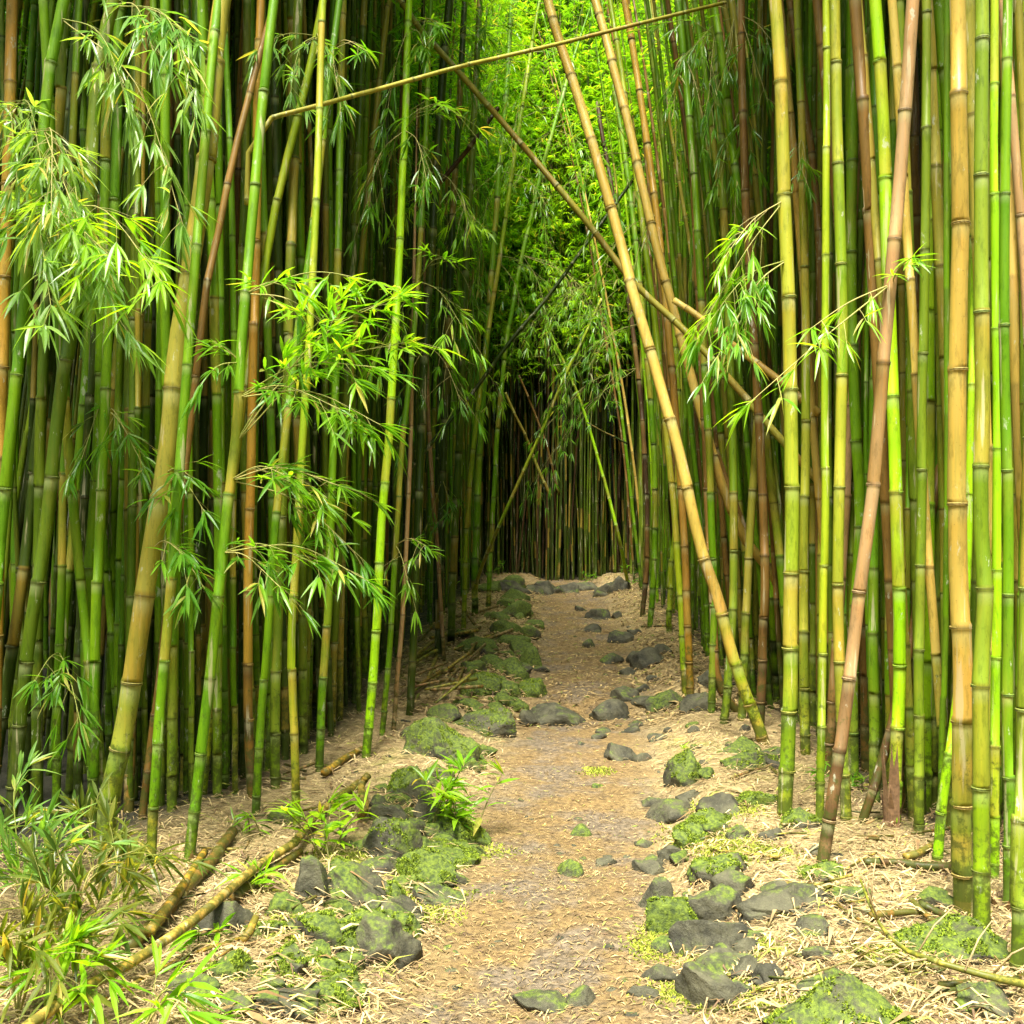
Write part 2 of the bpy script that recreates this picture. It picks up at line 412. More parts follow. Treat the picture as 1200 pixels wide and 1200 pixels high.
# ------------------------------------------------------------------ the stalks one can tell apart in the photograph
# (key, polyline in photo pixels from top to foot, width top, width foot, distance or None = read from the foot,
#  extra distance at the top, colour, foot colour, label)
HERO = [
 # left wall
 ('L1', [(262,0),(253,60),(241,200),(225,310),(208,410),(196,530),(179,640),(163,740),(147,850),(131,920),(124,1000)], 20,23,None,.3,'straw','moss','thickest leaning straw-coloured stalk crossing the left wall'),
 ('L2', [(321,0),(311,90),(298,230),(286,370),(277,500),(267,590),(257,690),(246,800),(234,895),(222,1008)], 11,13,None,.4,'green',None,'bright green leaning stalk right of the thickest straw-coloured one'),
 ('L3', [(262,-60),(250,60),(238,200),(222,400),(210,560),(200,700),(190,810),(182,910),(177,1015)], 10,12,None,.5,'green',None,'bright green stalk rising close behind the thickest leaning stalk'),
 ('L4', [(133,0),(118,60),(107,190),(97,283),(80,400),(66,515),(52,640),(33,765),(20,880),(8,990)], 15,15,4.7,.2,'olive','dark','thick olive stalk leaning right near the left edge'),
 ('L5', [(75,0),(62,58),(47,200),(33,300),(24,400),(12,520),(0,640),(-10,760),(-20,900)], 13,13,4.6,.2,'green',None,'bright green stalk leaning out of the left edge'),
 ('L6', [(92,60),(80,200),(68,330),(60,400),(43,530),(30,640),(12,770),(0,860)], 13,13,5.0,.2,'dark',None,'dark olive stalk between two greener ones at the left edge'),
 ('L7', [(93,0),(86,150),(80,330),(75,550),(72,700),(68,800),(65,940)], 8,10,4.9,.2,'green',None,'slim upright green stalk standing near the left edge'),
 ('L8', [(128,0),(124,200),(118,430),(111,580),(103,680),(100,780),(107,880),(110,955)], 12,12,5.0,.2,'green',None,'green stalk, left one of a close upright pair at left'),
 ('L9', [(140,0),(135,200),(126,400),(119,560),(115,660),(112,770),(109,900),(108,985)], 11,12,4.85,.2,'green',None,'green stalk, right one of a close upright pair at left'),
 ('L10', [(381,-10),(363,80),(330,210),(313,300),(300,370),(288,450),(274,560),(258,700),(245,840),(236,950)], 9,10,5.3,.4,'yellowgreen',None,'yellow-green stalk leaning strongly right behind the leafy branch'),
 ('L11', [(398,0),(383,120),(365,280),(352,370),(338,480),(322,620),(312,760),(304,870),(298,990)], 8,10,4.95,.7,'green',None,'slender green stalk leaning right, its foot left of the rust one'),
 ('L12', [(480,0),(474,150),(468,300),(460,440),(456,520),(447,610),(442,720),(436,810),(429,888)], 8,11,None,.6,'lime',None,'bright lime stalk whose foot stands by the trail bend'),
 ('L13', [(402,0),(398,200),(394,420),(388,600),(384,720),(378,810),(374,905)], 8,10,None,.4,'green',None,'upright green stalk left of the bright lime one'),
 ('L14', [(483,430),(481,520),(478,600),(473,700),(466,790),(461,858)], 5,6,None,.1,'pink',None,'thin dead pinkish stalk at the edge of the left wall'),
 ('L15', [(505,0),(497,200),(486,380),(474,500),(463,650),(455,780),(447,862)], 6,7,None,.6,'green',None,'thin green stalk beside the dead pinkish one'),
 ('L16', [(527,0),(517,120),(510,230),(503,330),(497,440),(492,560),(487,680),(482,800),(478,850)], 10,9,7.4,.5,'dark',None,'dark stalk rising to the sky at the edge of the left wall'),
 ('L17', [(306,0),(301,200),(297,400),(294,560),(291,700),(292,850),(296,960)], 10,11,5.3,.2,'orange','darkbrown','rust-orange dead stalk behind the leafy branch'),
 ('L18', [(350,0),(345,180),(338,400),(330,600),(324,780),(322,955)], 11,12,5.5,.2,'olive','moss','olive upright stalk right of the rust-orange one'),
 ('L19', [(378,0),(372,200),(362,400),(350,600),(342,760),(345,870),(348,972)], 8,10,None,.3,'yellowgreen',None,'yellow-green stalk whose foot bends to the right beside mossy stone'),
 ('L20', [(160,0),(158,200),(156,400),(155,600),(152,800),(152,990)], 10,10,5.0,.2,'olive',None,'upright olive stalk just behind the thickest leaning one'),
 ('L21', [(172,0),(167,60),(164,140),(163,250),(160,420)], 12,12,5.1,.2,'tan','brown','dead tan stalk peeling behind the hanging top left leaves'),
 ('L22', [(15,0),(12,100),(8,230),(4,400),(0,600)], 13,13,4.9,.2,'orange','brown','dead brown stalk at the extreme left edge'),
 ('L23', [(232,0),(228,120),(221,230),(214,400),(205,700),(202,1000)], 11,12,5.2,.2,'green','moss','green upright stalk half hidden by the thickest leaning one'),
 ('L24', [(427,0),(420,160),(412,330),(404,500),(398,640),(392,760),(388,880)], 8,9,6.9,.3,'olive',None,'olive stalk behind the upright right end of the leafy branch'),
 ('L25', [(455,0),(438,160),(424,300),(412,430),(404,560),(400,700),(398,860)], 7,8,7.2,.3,'straw',None,'straw stalk leaning right above the leafy branch tip'),
 ('L26', [(200,0),(198,200),(192,400),(190,560),(187,800),(186,960)], 8,9,5.4,.2,'brown','darkbrown','brown dead stalk between two green ones in the left wall'),
 ('L27', [(290,120),(270,200),(254,280),(243,330),(232,420),(215,560)], 8,9,5.0,.3,'brown',None,'dull brown stalk crossing behind the thickest leaning one'),
 # left, further along the path
 ('C1', [(600,0),(592,120),(583,230),(575,340),(566,460),(560,570),(556,722)], 6,8,None,.8,'green',None,'green stalk where the mossy stone kerb starts to fade'),
 ('C2', [(560,40),(553,200),(545,330),(540,480),(533,620),(528,757)], 7,9,None,.8,'olive',None,'olive stalk beside the pile of dead sticks'),
 ('C3', [(545,0),(538,130),(530,260),(524,420),(518,580),(513,772)], 7,9,None,.8,'dark',None,'dark stalk rising from the pile of dead sticks'),
 ('C4', [(622,60),(605,170),(592,260),(575,370),(560,480),(548,600),(543,738)], 5,6,None,.8,'yellowgreen',None,'yellow-green stalk curving right at the left of the trail'),
 ('C5', [(660,110),(635,200),(612,300),(595,390),(585,480),(578,590),(572,712)], 5,6,None,1.0,'green',None,'slender green stalk arching over the trail end'),
 ('C6', [(500,410),(502,480),(506,560),(512,640),(517,720)], 5,5,9.5,.2,'pink',None,'thin dead pale stalk leaning in the left wall gap'),
 # right wall
 ('R1', [(908,0),(914,80),(918,200),(924,330),(927,460),(928,590),(926,720),(924,860),(920,960)], 15,18,None,.0,'mixed','moss','tall yellow-green stalk leading the right wall, stone at its foot'),
 ('R2', [(968,0),(968,200),(967,400),(967,560),(965,720),(963,860),(960,968)], 8,10,None,.1,'yellowgreen','moss','slim pale green upright stalk left of the leaning dead one'),
 ('R3', [(979,0),(980,120),(984,260),(987,400),(984,560),(982,700),(986,830),(992,966)], 13,13,None,.1,'mixed','moss','green and tan banded stalk behind the leaning dead one'),
 ('R4', [(1010,0),(1011,110),(1012,200),(1006,330),(1000,440),(993,560),(984,700),(975,820),(968,930)], 11,11,5.7,.1,'pink','brown','dead pinkish stalk leaning behind the right wall front'),
 ('R5', [(1025,0),(1031,80),(1037,200),(1040,300),(1045,440),(1050,570),(1054,700),(1054,800),(1050,900),(1046,968)], 14,15,None,.0,'lime',None,'brightest lime green stalk with a torn brown husk at its foot'),
 ('R6', [(1070,-10),(1056,190),(1044,330),(1035,430),(1024,560),(1008,680),(994,800),(978,920),(963,1018)], 15,15,None,.0,'pink','darkbrown','dead pinkish-brown pole leaning across the right wall'),
 ('R7', [(1086,0),(1085,150),(1083,330),(1081,480),(1079,620),(1077,780),(1077,978)], 10,12,None,.0,'moss','moss','pale spotted green stalk right of the lime green one'),
 ('R8', [(1098,0),(1101,130),(1103,280),(1104,400),(1109,540),(1101,640),(1096,720),(1100,830),(1100,965)], 19,15,5.3,.0,'moss','moss','wide dull green stalk left of the tan one'),
 ('R9', [(1122,0),(1124,120),(1126,250),(1123,380),(1123,500),(1122,650),(1127,780),(1127,900),(1129,1072)], 18,24,None,.0,'tan','moss','thick golden tan stalk with dark mossy foot'),
 ('R10', [(1151,0),(1150,170),(1150,330),(1151,470),(1149,600),(1154,700),(1148,800),(1149,920),(1150,1103)], 15,20,None,.0,'moss','yellowgreen','thick grey-green wavy stalk with mossy green foot'),
 ('R11', [(1166,0),(1165,180),(1166,330),(1169,480),(1168,640),(1167,800),(1165,1030)], 9,11,None,.0,'lime',None,'slim lime stalk right of the grey-green wavy one'),
 ('R12', [(1181,0),(1178,200),(1177,400),(1181,600),(1181,800),(1182,1062)], 11,13,None,.0,'green',None,'green stalk with pale root fringe near the right edge'),
 ('R13', [(1174,0),(1184,105),(1194,230),(1203,360),(1212,560),(1220,800)], 10,11,4.2,.0,'pink','brown','dead reddish stalk slanting out of the right edge'),
 ('R14', [(1215,300),(1208,500),(1203,700),(1198,900),(1193,1142)], 16,18,None,.0,'moss','moss','mossy stalk cut by the right edge of the view'),
 ('R15', [(1098,560),(1085,640),(1072,730),(1050,830),(1030,905),(1010,965)], 10,11,None,.4,'brown','darkbrown','short dark brown dead stalk leaning on the lime one'),
 ('R16', [(1140,400),(1136,560),(1132,680),(1125,780),(1113,880),(1103,950),(1098,1013)], 8,12,None,.1,'lime',None,'short curved lime stalk in front of the wide ones'),
 ('R17', [(1000,120),(998,300),(1000,470),(1008,600),(1000,760),(1000,955)], 12,13,5.6,.1,'green','moss','green stalk hidden behind the leaning dead pole'),
 ('R18', [(1063,120),(1068,300),(1065,480),(1062,650),(1062,960)], 13,12,5.6,.0,'green','moss','deep green stalk behind the spotted one'),
 ('R19', [(1138,0),(1137,200),(1137,450),(1139,700),(1140,1000)], 9,10,4.9,.0,'green',None,'green stalk in the gap right of the golden tan one'),
 ('R20', [(1192,0),(1190,200),(1188,420),(1192,640),(1196,860)], 11,12,4.8,.0,'mixed',None,'spotted yellowish stalk beside the right edge'),
 ('R21', [(938,100),(942,260),(945,420),(943,600),(942,760),(945,905)], 9,12,6.2,.1,'mixed','moss','tan and green stalk right behind the one leading the right wall'),
 # right, further along
 ('M1', [(640,-5),(656,50),(673,100),(693,165),(717,250),(741,340),(759,400),(780,475),(800,550),(820,640),(842,705),(864,785),(880,830),(896,872)], 11,14,None,1.0,'tan','yellowgreen','long golden dead stalk leaning left over the trail'),
 ('M2', [(695,-5),(711,50),(731,125),(752,215),(772,300),(788,360),(803,415),(821,480),(843,556),(860,603),(881,645),(905,672),(925,720)], 10,11,7.6,1.0,'tan','brown','second long dead stalk leaning left beside the golden one'),
 ('M5', [(742,60),(760,180),(775,300),(785,400),(794,520),(802,640),(806,740),(809,815)], 8,9,None,.8,'orange','orange','orange dead stalk at the front of a small clump'),
 ('M6', [(735,130),(752,260),(768,380),(780,500),(790,600),(797,700),(803,812)], 7,8,None,.8,'yellowgreen',None,'yellow-green stalk beside the orange dead one'),
 ('M7', [(795,0),(808,140),(818,280),(826,430),(833,580),(836,700),(834,835)], 8,9,None,.4,'green','moss','green stalk standing right of the orange dead one'),
 ('M8', [(835,0),(845,180),(852,330),(858,480),(860,620),(858,740),(848,848)], 9,10,None,.3,'moss','moss','greenish stalk bowing left at its foot, right of the trail'),
 ('M9', [(700,120),(720,240),(738,360),(750,460),(757,560),(758,650),(753,722)], 5,6,None,1.0,'darkbrown',None,'dark brown slender stalk at the far right of the trail'),
 ('M10', [(716,80),(735,200),(750,330),(762,460),(768,580),(766,680),(762,736)], 6,7,None,1.0,'green',None,'green slender stalk at the far right of the trail'),
 ('M11', [(770,90),(780,230),(788,350),(795,470),(792,600),(786,680),(784,742)], 6,7,None,.8,'yellowgreen',None,'slender yellowish stalk with its foot by a stick'),
 ('M12', [(800,60),(812,200),(818,330),(824,450),(828,560),(836,700),(842,800),(880,850),(898,872)], 8,10,7.5,.5,'brown',None,'brown dead stalk sharing the foot of the golden leaning one'),
 ('M13', [(868,0),(872,200),(884,400),(893,560),(896,700),(890,850)], 9,11,6.9,.2,'brown','darkbrown','brown stalk in the shade behind the right wall leader'),
 ('M14', [(865,60),(873,140),(882,300),(888,460),(878,640),(872,780),(868,862)], 9,10,7.2,.2,'straw','moss','straw stalk rising above the foot of the golden leaning one'),
 ('M15', [(925,0),(938,90),(955,210),(962,330),(966,450)], 8,9,6.5,.2,'brown',None,'brown slanting stalk left of the slim pale green one'),
]
BAMBOO_GROUP = 'bamboo stalks walling the trail'
hero_cols = {}      # key -> (object, curve)
front = []          # (screen x, Y) of heroes for filler spacing
def make_culm_thing(key, pts2, w0, w1, Y, dY, pal, fpal, label, seed, rings_on=True):
    rng = random.Random(seed)
    if Y is None:
        g = ground_at(*pts2[-1]); Y = g.y
    n = len(pts2); ytop, yfoot = pts2[0][1], pts2[-1][1]
    pts = []
    for (x, y) in pts2[::-1]:
        t = (yfoot - y) / max(1, yfoot - ytop); pts.append(P(x, y, Y + dY * t * t))
    # down to the soil
    d = (pts[0] - pts[1]).normalized()
    if d.z > -.5: d = Vector((d.x, d.y, -1)).normalized()
    foot = pts[0].copy(); k = 0
    while foot.z > gz(foot.x, foot.y) - .04 and k < 400: foot = foot + d * .02; k += 1
    if k > 6: pts.insert(0, foot)
    else: pts[0] = foot
    # up beyond the picture
    d = (pts[-1] - pts[-2]).normalized(); top = pts[-1].copy()
    dead = pal in ('pink', 'orange', 'brown', 'darkbrown', 'tan')
    ht = rng.uniform(8.5, 10.5) if not dead else rng.uniform(5.5, 7.5)
    lean = 1 if top.x < pc(Y) else -1
    zv = top.z
    if ytop <= 130:
        while top.z < ht:
            d = (d + Vector((lean * .02, 0, 0)) + Vector((0, 0, .015 if d.z < .9 else 0))).normalized(); top = top + d * .8; pts.append(top.copy())
    else:
        for _ in range(3):
            d = (d + Vector((0, 0, .08))).normalized(); top = top + d * .6; pts.append(top.copy())
        ht = top.z
    cv = Curve(crom(pts, 6))
    r0, r1 = w1 / 2 / F * Y, w0 / 2 / F * (Y + dY)
    zf = foot.z
    def rad(s):
        z = s * (ht - zf) / cv.L + zf
        if z < zv: return max(.005, lerp(r0, r1, (z - zf) / (zv - zf)))
        return max(.005, r1 * (1 - .7 * (z - zv) / max(.5, ht - zv)))
    root = empty('bamboo_stalk', foot, label, 'bamboo', BAMBOO_GROUP)
    rings = [] if rings_on else None
    V, Fc, C = culm_data(cv, rad, pal, rng, 14 if w1 > 8 else 10, .50, .20, 2, foot, dead, fpal, rings, .3 if pal == 'mixed' else .16)
    mesh_obj('culm', V, Fc, M_B, root, C, True)
    if rings:
        for s, r in rings:
            p = cv.at(s)
            if p.z > H + .55 * p.y: continue
            t = cv.tan(s); V = []; Fc = []; C = []; k1 = mixc(PAL[pal][0], (.05, .04, .012), .55); k2 = mixc(PAL[pal][1], (.16, .13, .05), .35)
            tube_add(V, Fc, C, [p - foot + t * o for o in (-.0055, -.004, -.001, .001, .004, .0065)], [r * q for q in (1.01, 1.10, 1.06, 1.06, 1.12, 1.01)], [k2, k2, k1, k1, k2, k2], 14, False)
            mesh_obj('node_ring', V, Fc, M_RING, root, C, True)
    if not dead and ytop <= 130 and ht > 8:
        z0 = 7.0 if Y < 9 else 6.2; s = (z0 - zf) / (ht - zf) * cv.L
        add_crown(root, cv.at(s), cv.tan(s), rng.randrange(8), rng, .8)
    hero_cols[key] = (root, cv)
    xm = pts2[len(pts2) // 2][0]; front.append((foot.x, foot.y, w1 / F * Y))
    return root
for i, h in enumerate(HERO):
    make_culm_thing(*h[:8], 'bamboo stalk: ' + h[8] if False else h[8], 100 + i, rings_on=h[3] >= 7)

# dead poles lying across the trail, lodged in the walls
def pole(pts2, Ys, w0, w1, pal, label, seed, name='fallen_bamboo_pole', rings=True, group=None, cat='fallen bamboo', maxint=.42, closed=False):
    rng = random.Random(seed); n = len(pts2)
    pts = [P(x, y, Y) for (x, y), Y in zip(pts2, Ys)]
    cv = Curve(crom(pts, 6)); Ym = sum(Ys) / n
    rad = lambda s: max(.002, lerp(w0, w1, s / cv.L) / 2 / F * Ym)
    root = empty(name, pts[0], label, cat, group)
    rg = [] if rings else None
    V, Fc, C = culm_data(cv, rad, pal, rng, 10, maxint, maxint * .8, 2, pts[0], True, None, rg, .2)
    mesh_obj('culm', V, Fc, M_B, root, C, True)
    if rg:
        for s, r in rg:
            t = cv.tan(s); p = cv.at(s) - pts[0]; V = []; Fc = []; C = []; k = mixc(PAL[pal][0], (.05, .04, .015), .4)
            tube_add(V, Fc, C, [p + t * o for o in (-.005, -.003, .003, .006)], [r * q for q in (1.01, 1.1, 1.1, 1.01)], [k] * 4, 10, False)
            mesh_obj('node_ring', V, Fc, M_RING, root, C, True)
    return root
pole([(440,-45),(490,30),(540,87),(600,156),(650,215),(700,276),(741,330),(800,385),(833,420),(877,470),(917,516),(1000,610),(1120,740),(1230,872)],
     [7.6,7.6,7.5,7.5,7.4,7.4,7.3,7.2,7.1,7.0,6.9,6.8,6.9,7.1], 7, 9.5, 'straw', 'long brown pole fallen diagonally across the trail above head height', 1)
pole([(790,352),(820,372),(853,400),(885,424),(912,444),(960,485)], [7.2,7.1,7.0,6.9,6.8,6.6], 8, 9, 'tan', 'short pale broken pole above the long diagonal one at right', 2)
pole([(850,3),(780,20),(680,45),(600,64),(530,80),(460,100),(400,116),(350,130),(322,137),(302,148),(292,170),(289,240)],
     [6.4,6.2,6.0,5.8,5.6,5.4,5.2,5.05,5.0,5.0,5.0,5.0], 5, 5.5, 'straw', 'thin straw cane lying almost level over the trail', 3)
pole([(742,210),(737,217),(690,282),(640,350),(600,397),(560,452),(503,523),(470,560)], [9.5,9.5,9.3,9.2,9,9,8.8,8.8], 4, 5, 'dark', 'thin dark straight cane slanting down to the left wall', 4)
pole([(584,126),(560,160),(540,185),(513,217),(490,245)], [9]*5, 5, 6, 'darkbrown', 'short dark broken cane caught in the upper left leaves', 5)
pole([(705,350),(682,400),(658,450),(633,510),(617,545),(590,605),(568,655),(556,690)], [13,13,13,13,13,13,13.2,13.4], 3.5, 4.5, 'yellowgreen', 'yellow cane slanting down left at the dark trail end', 6)
pole([(640,380),(672,450),(690,500),(710,570),(725,630),(735,680)], [17,17,17,17,17,17.5], 3, 4.5, 'lime', 'lime cane slanting down right at the dark trail end', 7)
pole([(592,460),(603,485),(617,513),(630,548),(645,582)], [15]*5, 3, 4.5, 'straw', 'short straw cane hanging at the dark trail end', 8)
pole([(608,440),(625,480),(640,520),(655,580)], [16]*4, 2.5, 3, 'brown', 'thin brown cane hanging at the dark trail end', 9)
pole([(688,495),(705,505),(720,512),(735,520)], [14]*4, 1.6, 2.5, 'dark', 'short black twig crossing in front of the dark trail end', 10, rings=False)
pole([(880,640),(868,605),(850,560),(836,520)], [7.9]*4, 6, 8, 'brown', 'split brown cane wedged behind the second leaning stalk', 11)

# leafy branches of the stalks in front
def br(key, starty, ends, seed, kind='green', dy=0., **kw):
    if key[0] == 'L': kw['dens'] = kw.get('dens', 1) * 1.35
    host, cv = hero_cols[key]
    z = None; best = None
    for i in range(0, 200):                       # the point of the stalk nearest to the given height
        p = cv.at(cv.L * i / 200); py = 600 - (p.z - H) / p.y * F
        if best is None or abs(py - starty) < best[0]: best = (abs(py - starty), p)
    S = best[1]
    branch_obj(host, S, [P(x, y, S.y + d) for x, y, d in ends], seed, kind, **kw)
br('L5', 20, [(215,265,-.5),(150,120,-.4)], 1, 'pale', L=.15, dens=1.1)
br('L4', 10, [(225,120,-.7),(180,60,-.5),(235,50,-.2)], 2, 'pale', L=.14, dens=1.1)
br('L5', 160, [(100,300,-.8),(60,250,-.9),(120,330,-.9)], 3, 'pale', L=.14, dens=1.2)
br('L22', 230, [(60,290,-.8),(150,390,-1.0),(110,330,-.9),(60,360,-1.1)], 4, 'pale', L=.15, dens=1.1)
br('L5', 280, [(130,300,-.9),(190,330,-1.2)], 5, 'bright', L=.15, dens=.8)
br('L22', 130, [(20,210,-.8),(50,200,-.8)], 6, 'pale', L=.14)
br('L8', 480, [(150,510,-.3),(170,550,-.4),(95,540,-.3)], 7, 'green', L=.12)
br('L2', 520, [(400,350,-.2),(470,345,-.1),(480,400,0.)], 8, 'bright', L=.135, dens=1.6, start=.4)
br('L2', 470, [(440,430,-.2),(400,480,-.3),(450,500,-.2)], 9, 'green', L=.135, dens=1.1)
br('L2', 430, [(245,400,-.1),(235,450,-.2)], 10, 'green', L=.12)
br('L2', 560, [(400,570,-.2),(340,560,-.3),(430,660,-.1),(380,590,-.2)], 11, 'green', L=.13, dens=1.4)
br('L2', 640, [(330,690,-.3),(430,680,-.2),(370,660,-.2)], 12, 'green', L=.13, dens=1.2)
br('L1', 560, [(240,600,-.2),(225,560,-.2)], 13, 'green', L=.13)
br('L1', 640, [(240,690,-.2),(215,650,-.3)], 14, 'green', L=.13)
br('L2', 340, [(345,340,-.2),(440,330,-.1),(395,390,-.1)], 15, 'bright', L=.135, dens=1.2)
br('L10', 40, [(300,60,-.3),(340,110,-.4),(380,70,-.4)], 16, 'pale', L=.12)
br('L11', 60, [(430,60,-.3),(400,130,-.3)], 17, 'green', L=.12)
br('L12', 30, [(500,60,-.3),(450,150,-.3),(520,30,-.4)], 18, 'green', L=.13, dens=1.2)
br('L15', 120, [(455,190,-.3),(440,240,-.3)], 19, 'green', L=.12)
br('L16', 60, [(560,90,-.3),(590,30,-.5),(570,150,-.2)], 20, 'green', L=.13, dens=1.2)
br('C1', 300, [(620,380,-.3),(640,330,-.4)], 21, 'green', L=.14, subl=.3)
br('C2', 420, [(560,480,-.3),(590,470,-.4)], 22, 'bright', L=.14, subl=.25, dens=1.3)
br('C5', 300, [(680,360,-.8),(720,400,-1),(650,420,-1)], 23, 'bright', L=.15, subl=.45, dens=1.4)
br('M9', 330, [(640,370,-.8),(600,400,-1),(660,440,-1)], 24, 'bright', L=.15, subl=.45, dens=1.4)
br('M10', 380, [(690,430,-.6),(680,370,-1),(640,480,-.6)], 25, 'green', L=.15, subl=.4, dens=1.3)
br('L7', 770, [(95,850,-.4),(40,800,-.3)], 26, 'green', L=.12)
br('R1', 238, [(850,300,-.3),(830,370,-.3)], 27, 'bright', L=.12, dens=1.6, sag=.05)
br('R1', 300, [(840,420,-.4),(870,400,-.3),(815,400,-.4)], 28, 'green', L=.12, dens=1.5)
br('R6', 330, [(950,385,-.3),(875,475,-.6)], 29, 'bright', L=.13, dens=.55, sag=.02, subl=.10)
br('R6', 330, [(1072,300,-.2)], 30, 'bright', L=.11, dens=1.2, sag=.1, subl=.08)
br('M14', 20, [(850,80,-.3),(830,140,-.3),(810,60,-.2)], 31, 'green', L=.13, dens=1.2)
br('M14', 120, [(840,220,-.3),(860,270,-.3),(880,180,-.3)], 32, 'green', L=.13, dens=1.2)
br('M13', 20, [(920,70,-.3),(900,120,-.3)], 33, 'green', L=.13)
br('R21', 160, [(938,200,-.2),(945,215,-.2)], 34, 'green', L=.11)
br('M7', 60, [(790,130,-.3),(830,180,-.3)], 35, 'green', L=.13)
br('C3', 560, [(530,600,-.3),(490,650,-.3)], 36, 'green', L=.12)
br('L15', 640, [(480,690,-.3),(500,640,-.3)], 37, 'green', L=.12)

br('C4', 60, [(560,120,-.5),(660,60,-.5),(600,170,-.5)], 41, 'bright', L=.15, dens=1.3, subl=.35)
br('L15', 330, [(520,300,-.3),(540,380,-.4),(440,420,-.3)], 51, 'bright', L=.13, dens=1.3, subl=.25)
br('L16', 400, [(540,470,-.4),(470,520,-.3)], 52, 'green', L=.13, dens=1.2, subl=.25)
br('L16', 200, [(470,240,-.4),(550,260,-.5)], 53, 'bright', L=.13, dens=1.3, subl=.25)
br('C5', 150, [(560,260,-.5),(700,200,-.5),(640,290,-.4),(600,220,-.6)], 42, 'bright', L=.15, dens=1.3, subl=.4)
br('M6', 180, [(690,130,-.5),(660,220,-.5),(700,260,-.4)], 43, 'bright', L=.15, dens=1.3, subl=.35)
br('C1', 200, [(520,300,-.4),(560,340,-.4),(640,240,-.5)], 44, 'green', L=.14, dens=1.3, subl=.35)
br('C3', 300, [(470,380,-.4),(540,370,-.4),(560,420,-.4)], 45, 'green', L=.14, dens=1.2, subl=.3)
br('L12', 150, [(500,210,-.4),(520,120,-.4),(430,240,-.3)], 46, 'green', L=.13, dens=1.2, subl=.25)
br('M9', 430, [(640,500,-.6),(700,470,-.6),(620,570,-.6)], 47, 'green', L=.14, dens=1.2, subl=.4)
br('M5', 250, [(740,330,-.4),(700,320,-.4)], 48, 'bright', L=.14, dens=1.2, subl=.3)
br('M8', 40, [(800,70,-.3),(770,30,-.3),(830,120,-.3)], 49, 'green', L=.13, dens=1.2, subl=.25)
br('C2', 130, [(590,160,-.4),(500,190,-.4)], 50, 'bright', L=.14, dens=1.3, subl=.3)

# ------------------------------------------------------------------ fillers: all the other stalks of the grove
rng = random.Random(11)
cand = []
def far_enough(x, y, dmin, lst):
    for a, b in lst:
        if (a - x) ** 2 + (b - y) ** 2 < dmin * dmin: return False
    return True
taken = [(a, b) for a, b, c in front]
grid = {}
def try_add(x, y, dmin):
    gx, gy = int(x / .5), int(y / .5)
    for i in (-1, 0, 1):
        for j in (-1, 0, 1):
            for a, b in grid.get((gx + i, gy + j), ()):
                if (a - x) ** 2 + (b - y) ** 2 < dmin * dmin: return False
    grid.setdefault((gx, gy), []).append((x, y)); return True
for a, b in taken: grid.setdefault((int(a / .5), int(b / .5)), []).append((a, b))
for _ in range(60000):
    y = 4.3 + 24 * rng.random() ** 1.15
    x = rng.uniform(-9.5, 10)
    if y < 20.7:
        xl, xr = interp(y, XL), interp(y, XR)
        if xl < x < xr: continue
        dd = (xl - x) if x <= xl else (x - xr)
    else:
        dd = y - 20.7 - .7 * noise.noise(Vector((x * 1.7, 0, 0)))
        if dd < 0: continue
    if abs(x) > .56 * y + 1.0: continue
    if x < 0 and y < 4.9: continue
    dmin = .09 if dd < .55 else .12 if dd < .8 else (.155 if dd < 1.6 else .26)
    if dd > 4: dmin = .42
    if 9 < y < 20.3: dmin = max(dmin, .24 if dd < 2 else .34)
    if try_add(x, y, dmin): cand.append((x, y, dd))
cand.sort(key=lambda c: c[1])
cov = np.zeros(1200)
for a, b, w in front:
    px = 600 + a / b * F; h = max(1, w / b * F / 2); cov[max(0, int(px - h)):max(0, int(px + h))] += 1
scored = []
for (x, y, dd) in cand:
    r = rng.uniform(.013, .031 if x > 0 else .027) if y < 20 else rng.uniform(.013, .025)
    px = 600 + x / y * F; h = max(1.2, r / y * F)
    a, b = int(px - h), int(px + h) + 1
    if b < 0 or a > 1200: vis = 0
    else:
        a = max(0, a); b = min(1200, b); seg = cov[a:b]
        vis = float((seg < 1.2).mean()) + .35 * float(((seg >= 1.2) & (seg < 3)).mean()) if len(seg) else 0
        cov[a:b] += .8
    scored.append((vis * h, x, y, r, dd, px))
order = sorted(scored, key=lambda c: -c[0])
N_IND = 300 - len(HERO)
ind = order[:N_IND]; rest = order[N_IND:]
print('C:', len(cand), 'individual', len(ind), 'rest', len(rest))
def filler_curve(x, y, rng, side, ht=None, free=False):
    ht = ht or (rng.uniform(8.5, 11.5) if y < 20 else rng.uniform(10.5, 15))
    toward = -side
    a = rng.gauss(.055, .045) if side < 0 else rng.gauss(.015, .030)
    if free and y > 6.5 and side > 0: a += .05
    if y > 21: pass
    if y > 9: a += .02
    b = rng.uniform(.004, .011) * (1.1 if y > 7 else .5)
    if 21 < y: a = rng.gauss(0, .045); b = rng.gauss(0, .003)
    elif y > 5:                                    # the walls leave a slot of sky over the trail
        room = abs(x - pc(y)) - (2.0 if y < 17 else 1.5); sh = a * 9 + b * 81
        if free and side > 0: room += 1.7
        elif free: room += .5
        if sh > room: k_ = max(-.1, room) / sh; a *= k_; b *= k_
    ly = rng.gauss(0, .03) - (.004 if y > 20 else 0)
    z0 = gz(x, y) - .04; pts = []
    wob = rng.uniform(0, TAU); wa = rng.uniform(0, .03)
    for k in range(9):
        z = ht * k / 8
        pts.append(Vector((x + toward * (a * z + b * z * z) + wa * math.sin(wob + z * 1.3), y + ly * z, z0 + z)))
    return Curve(crom(pts, 3)), ht
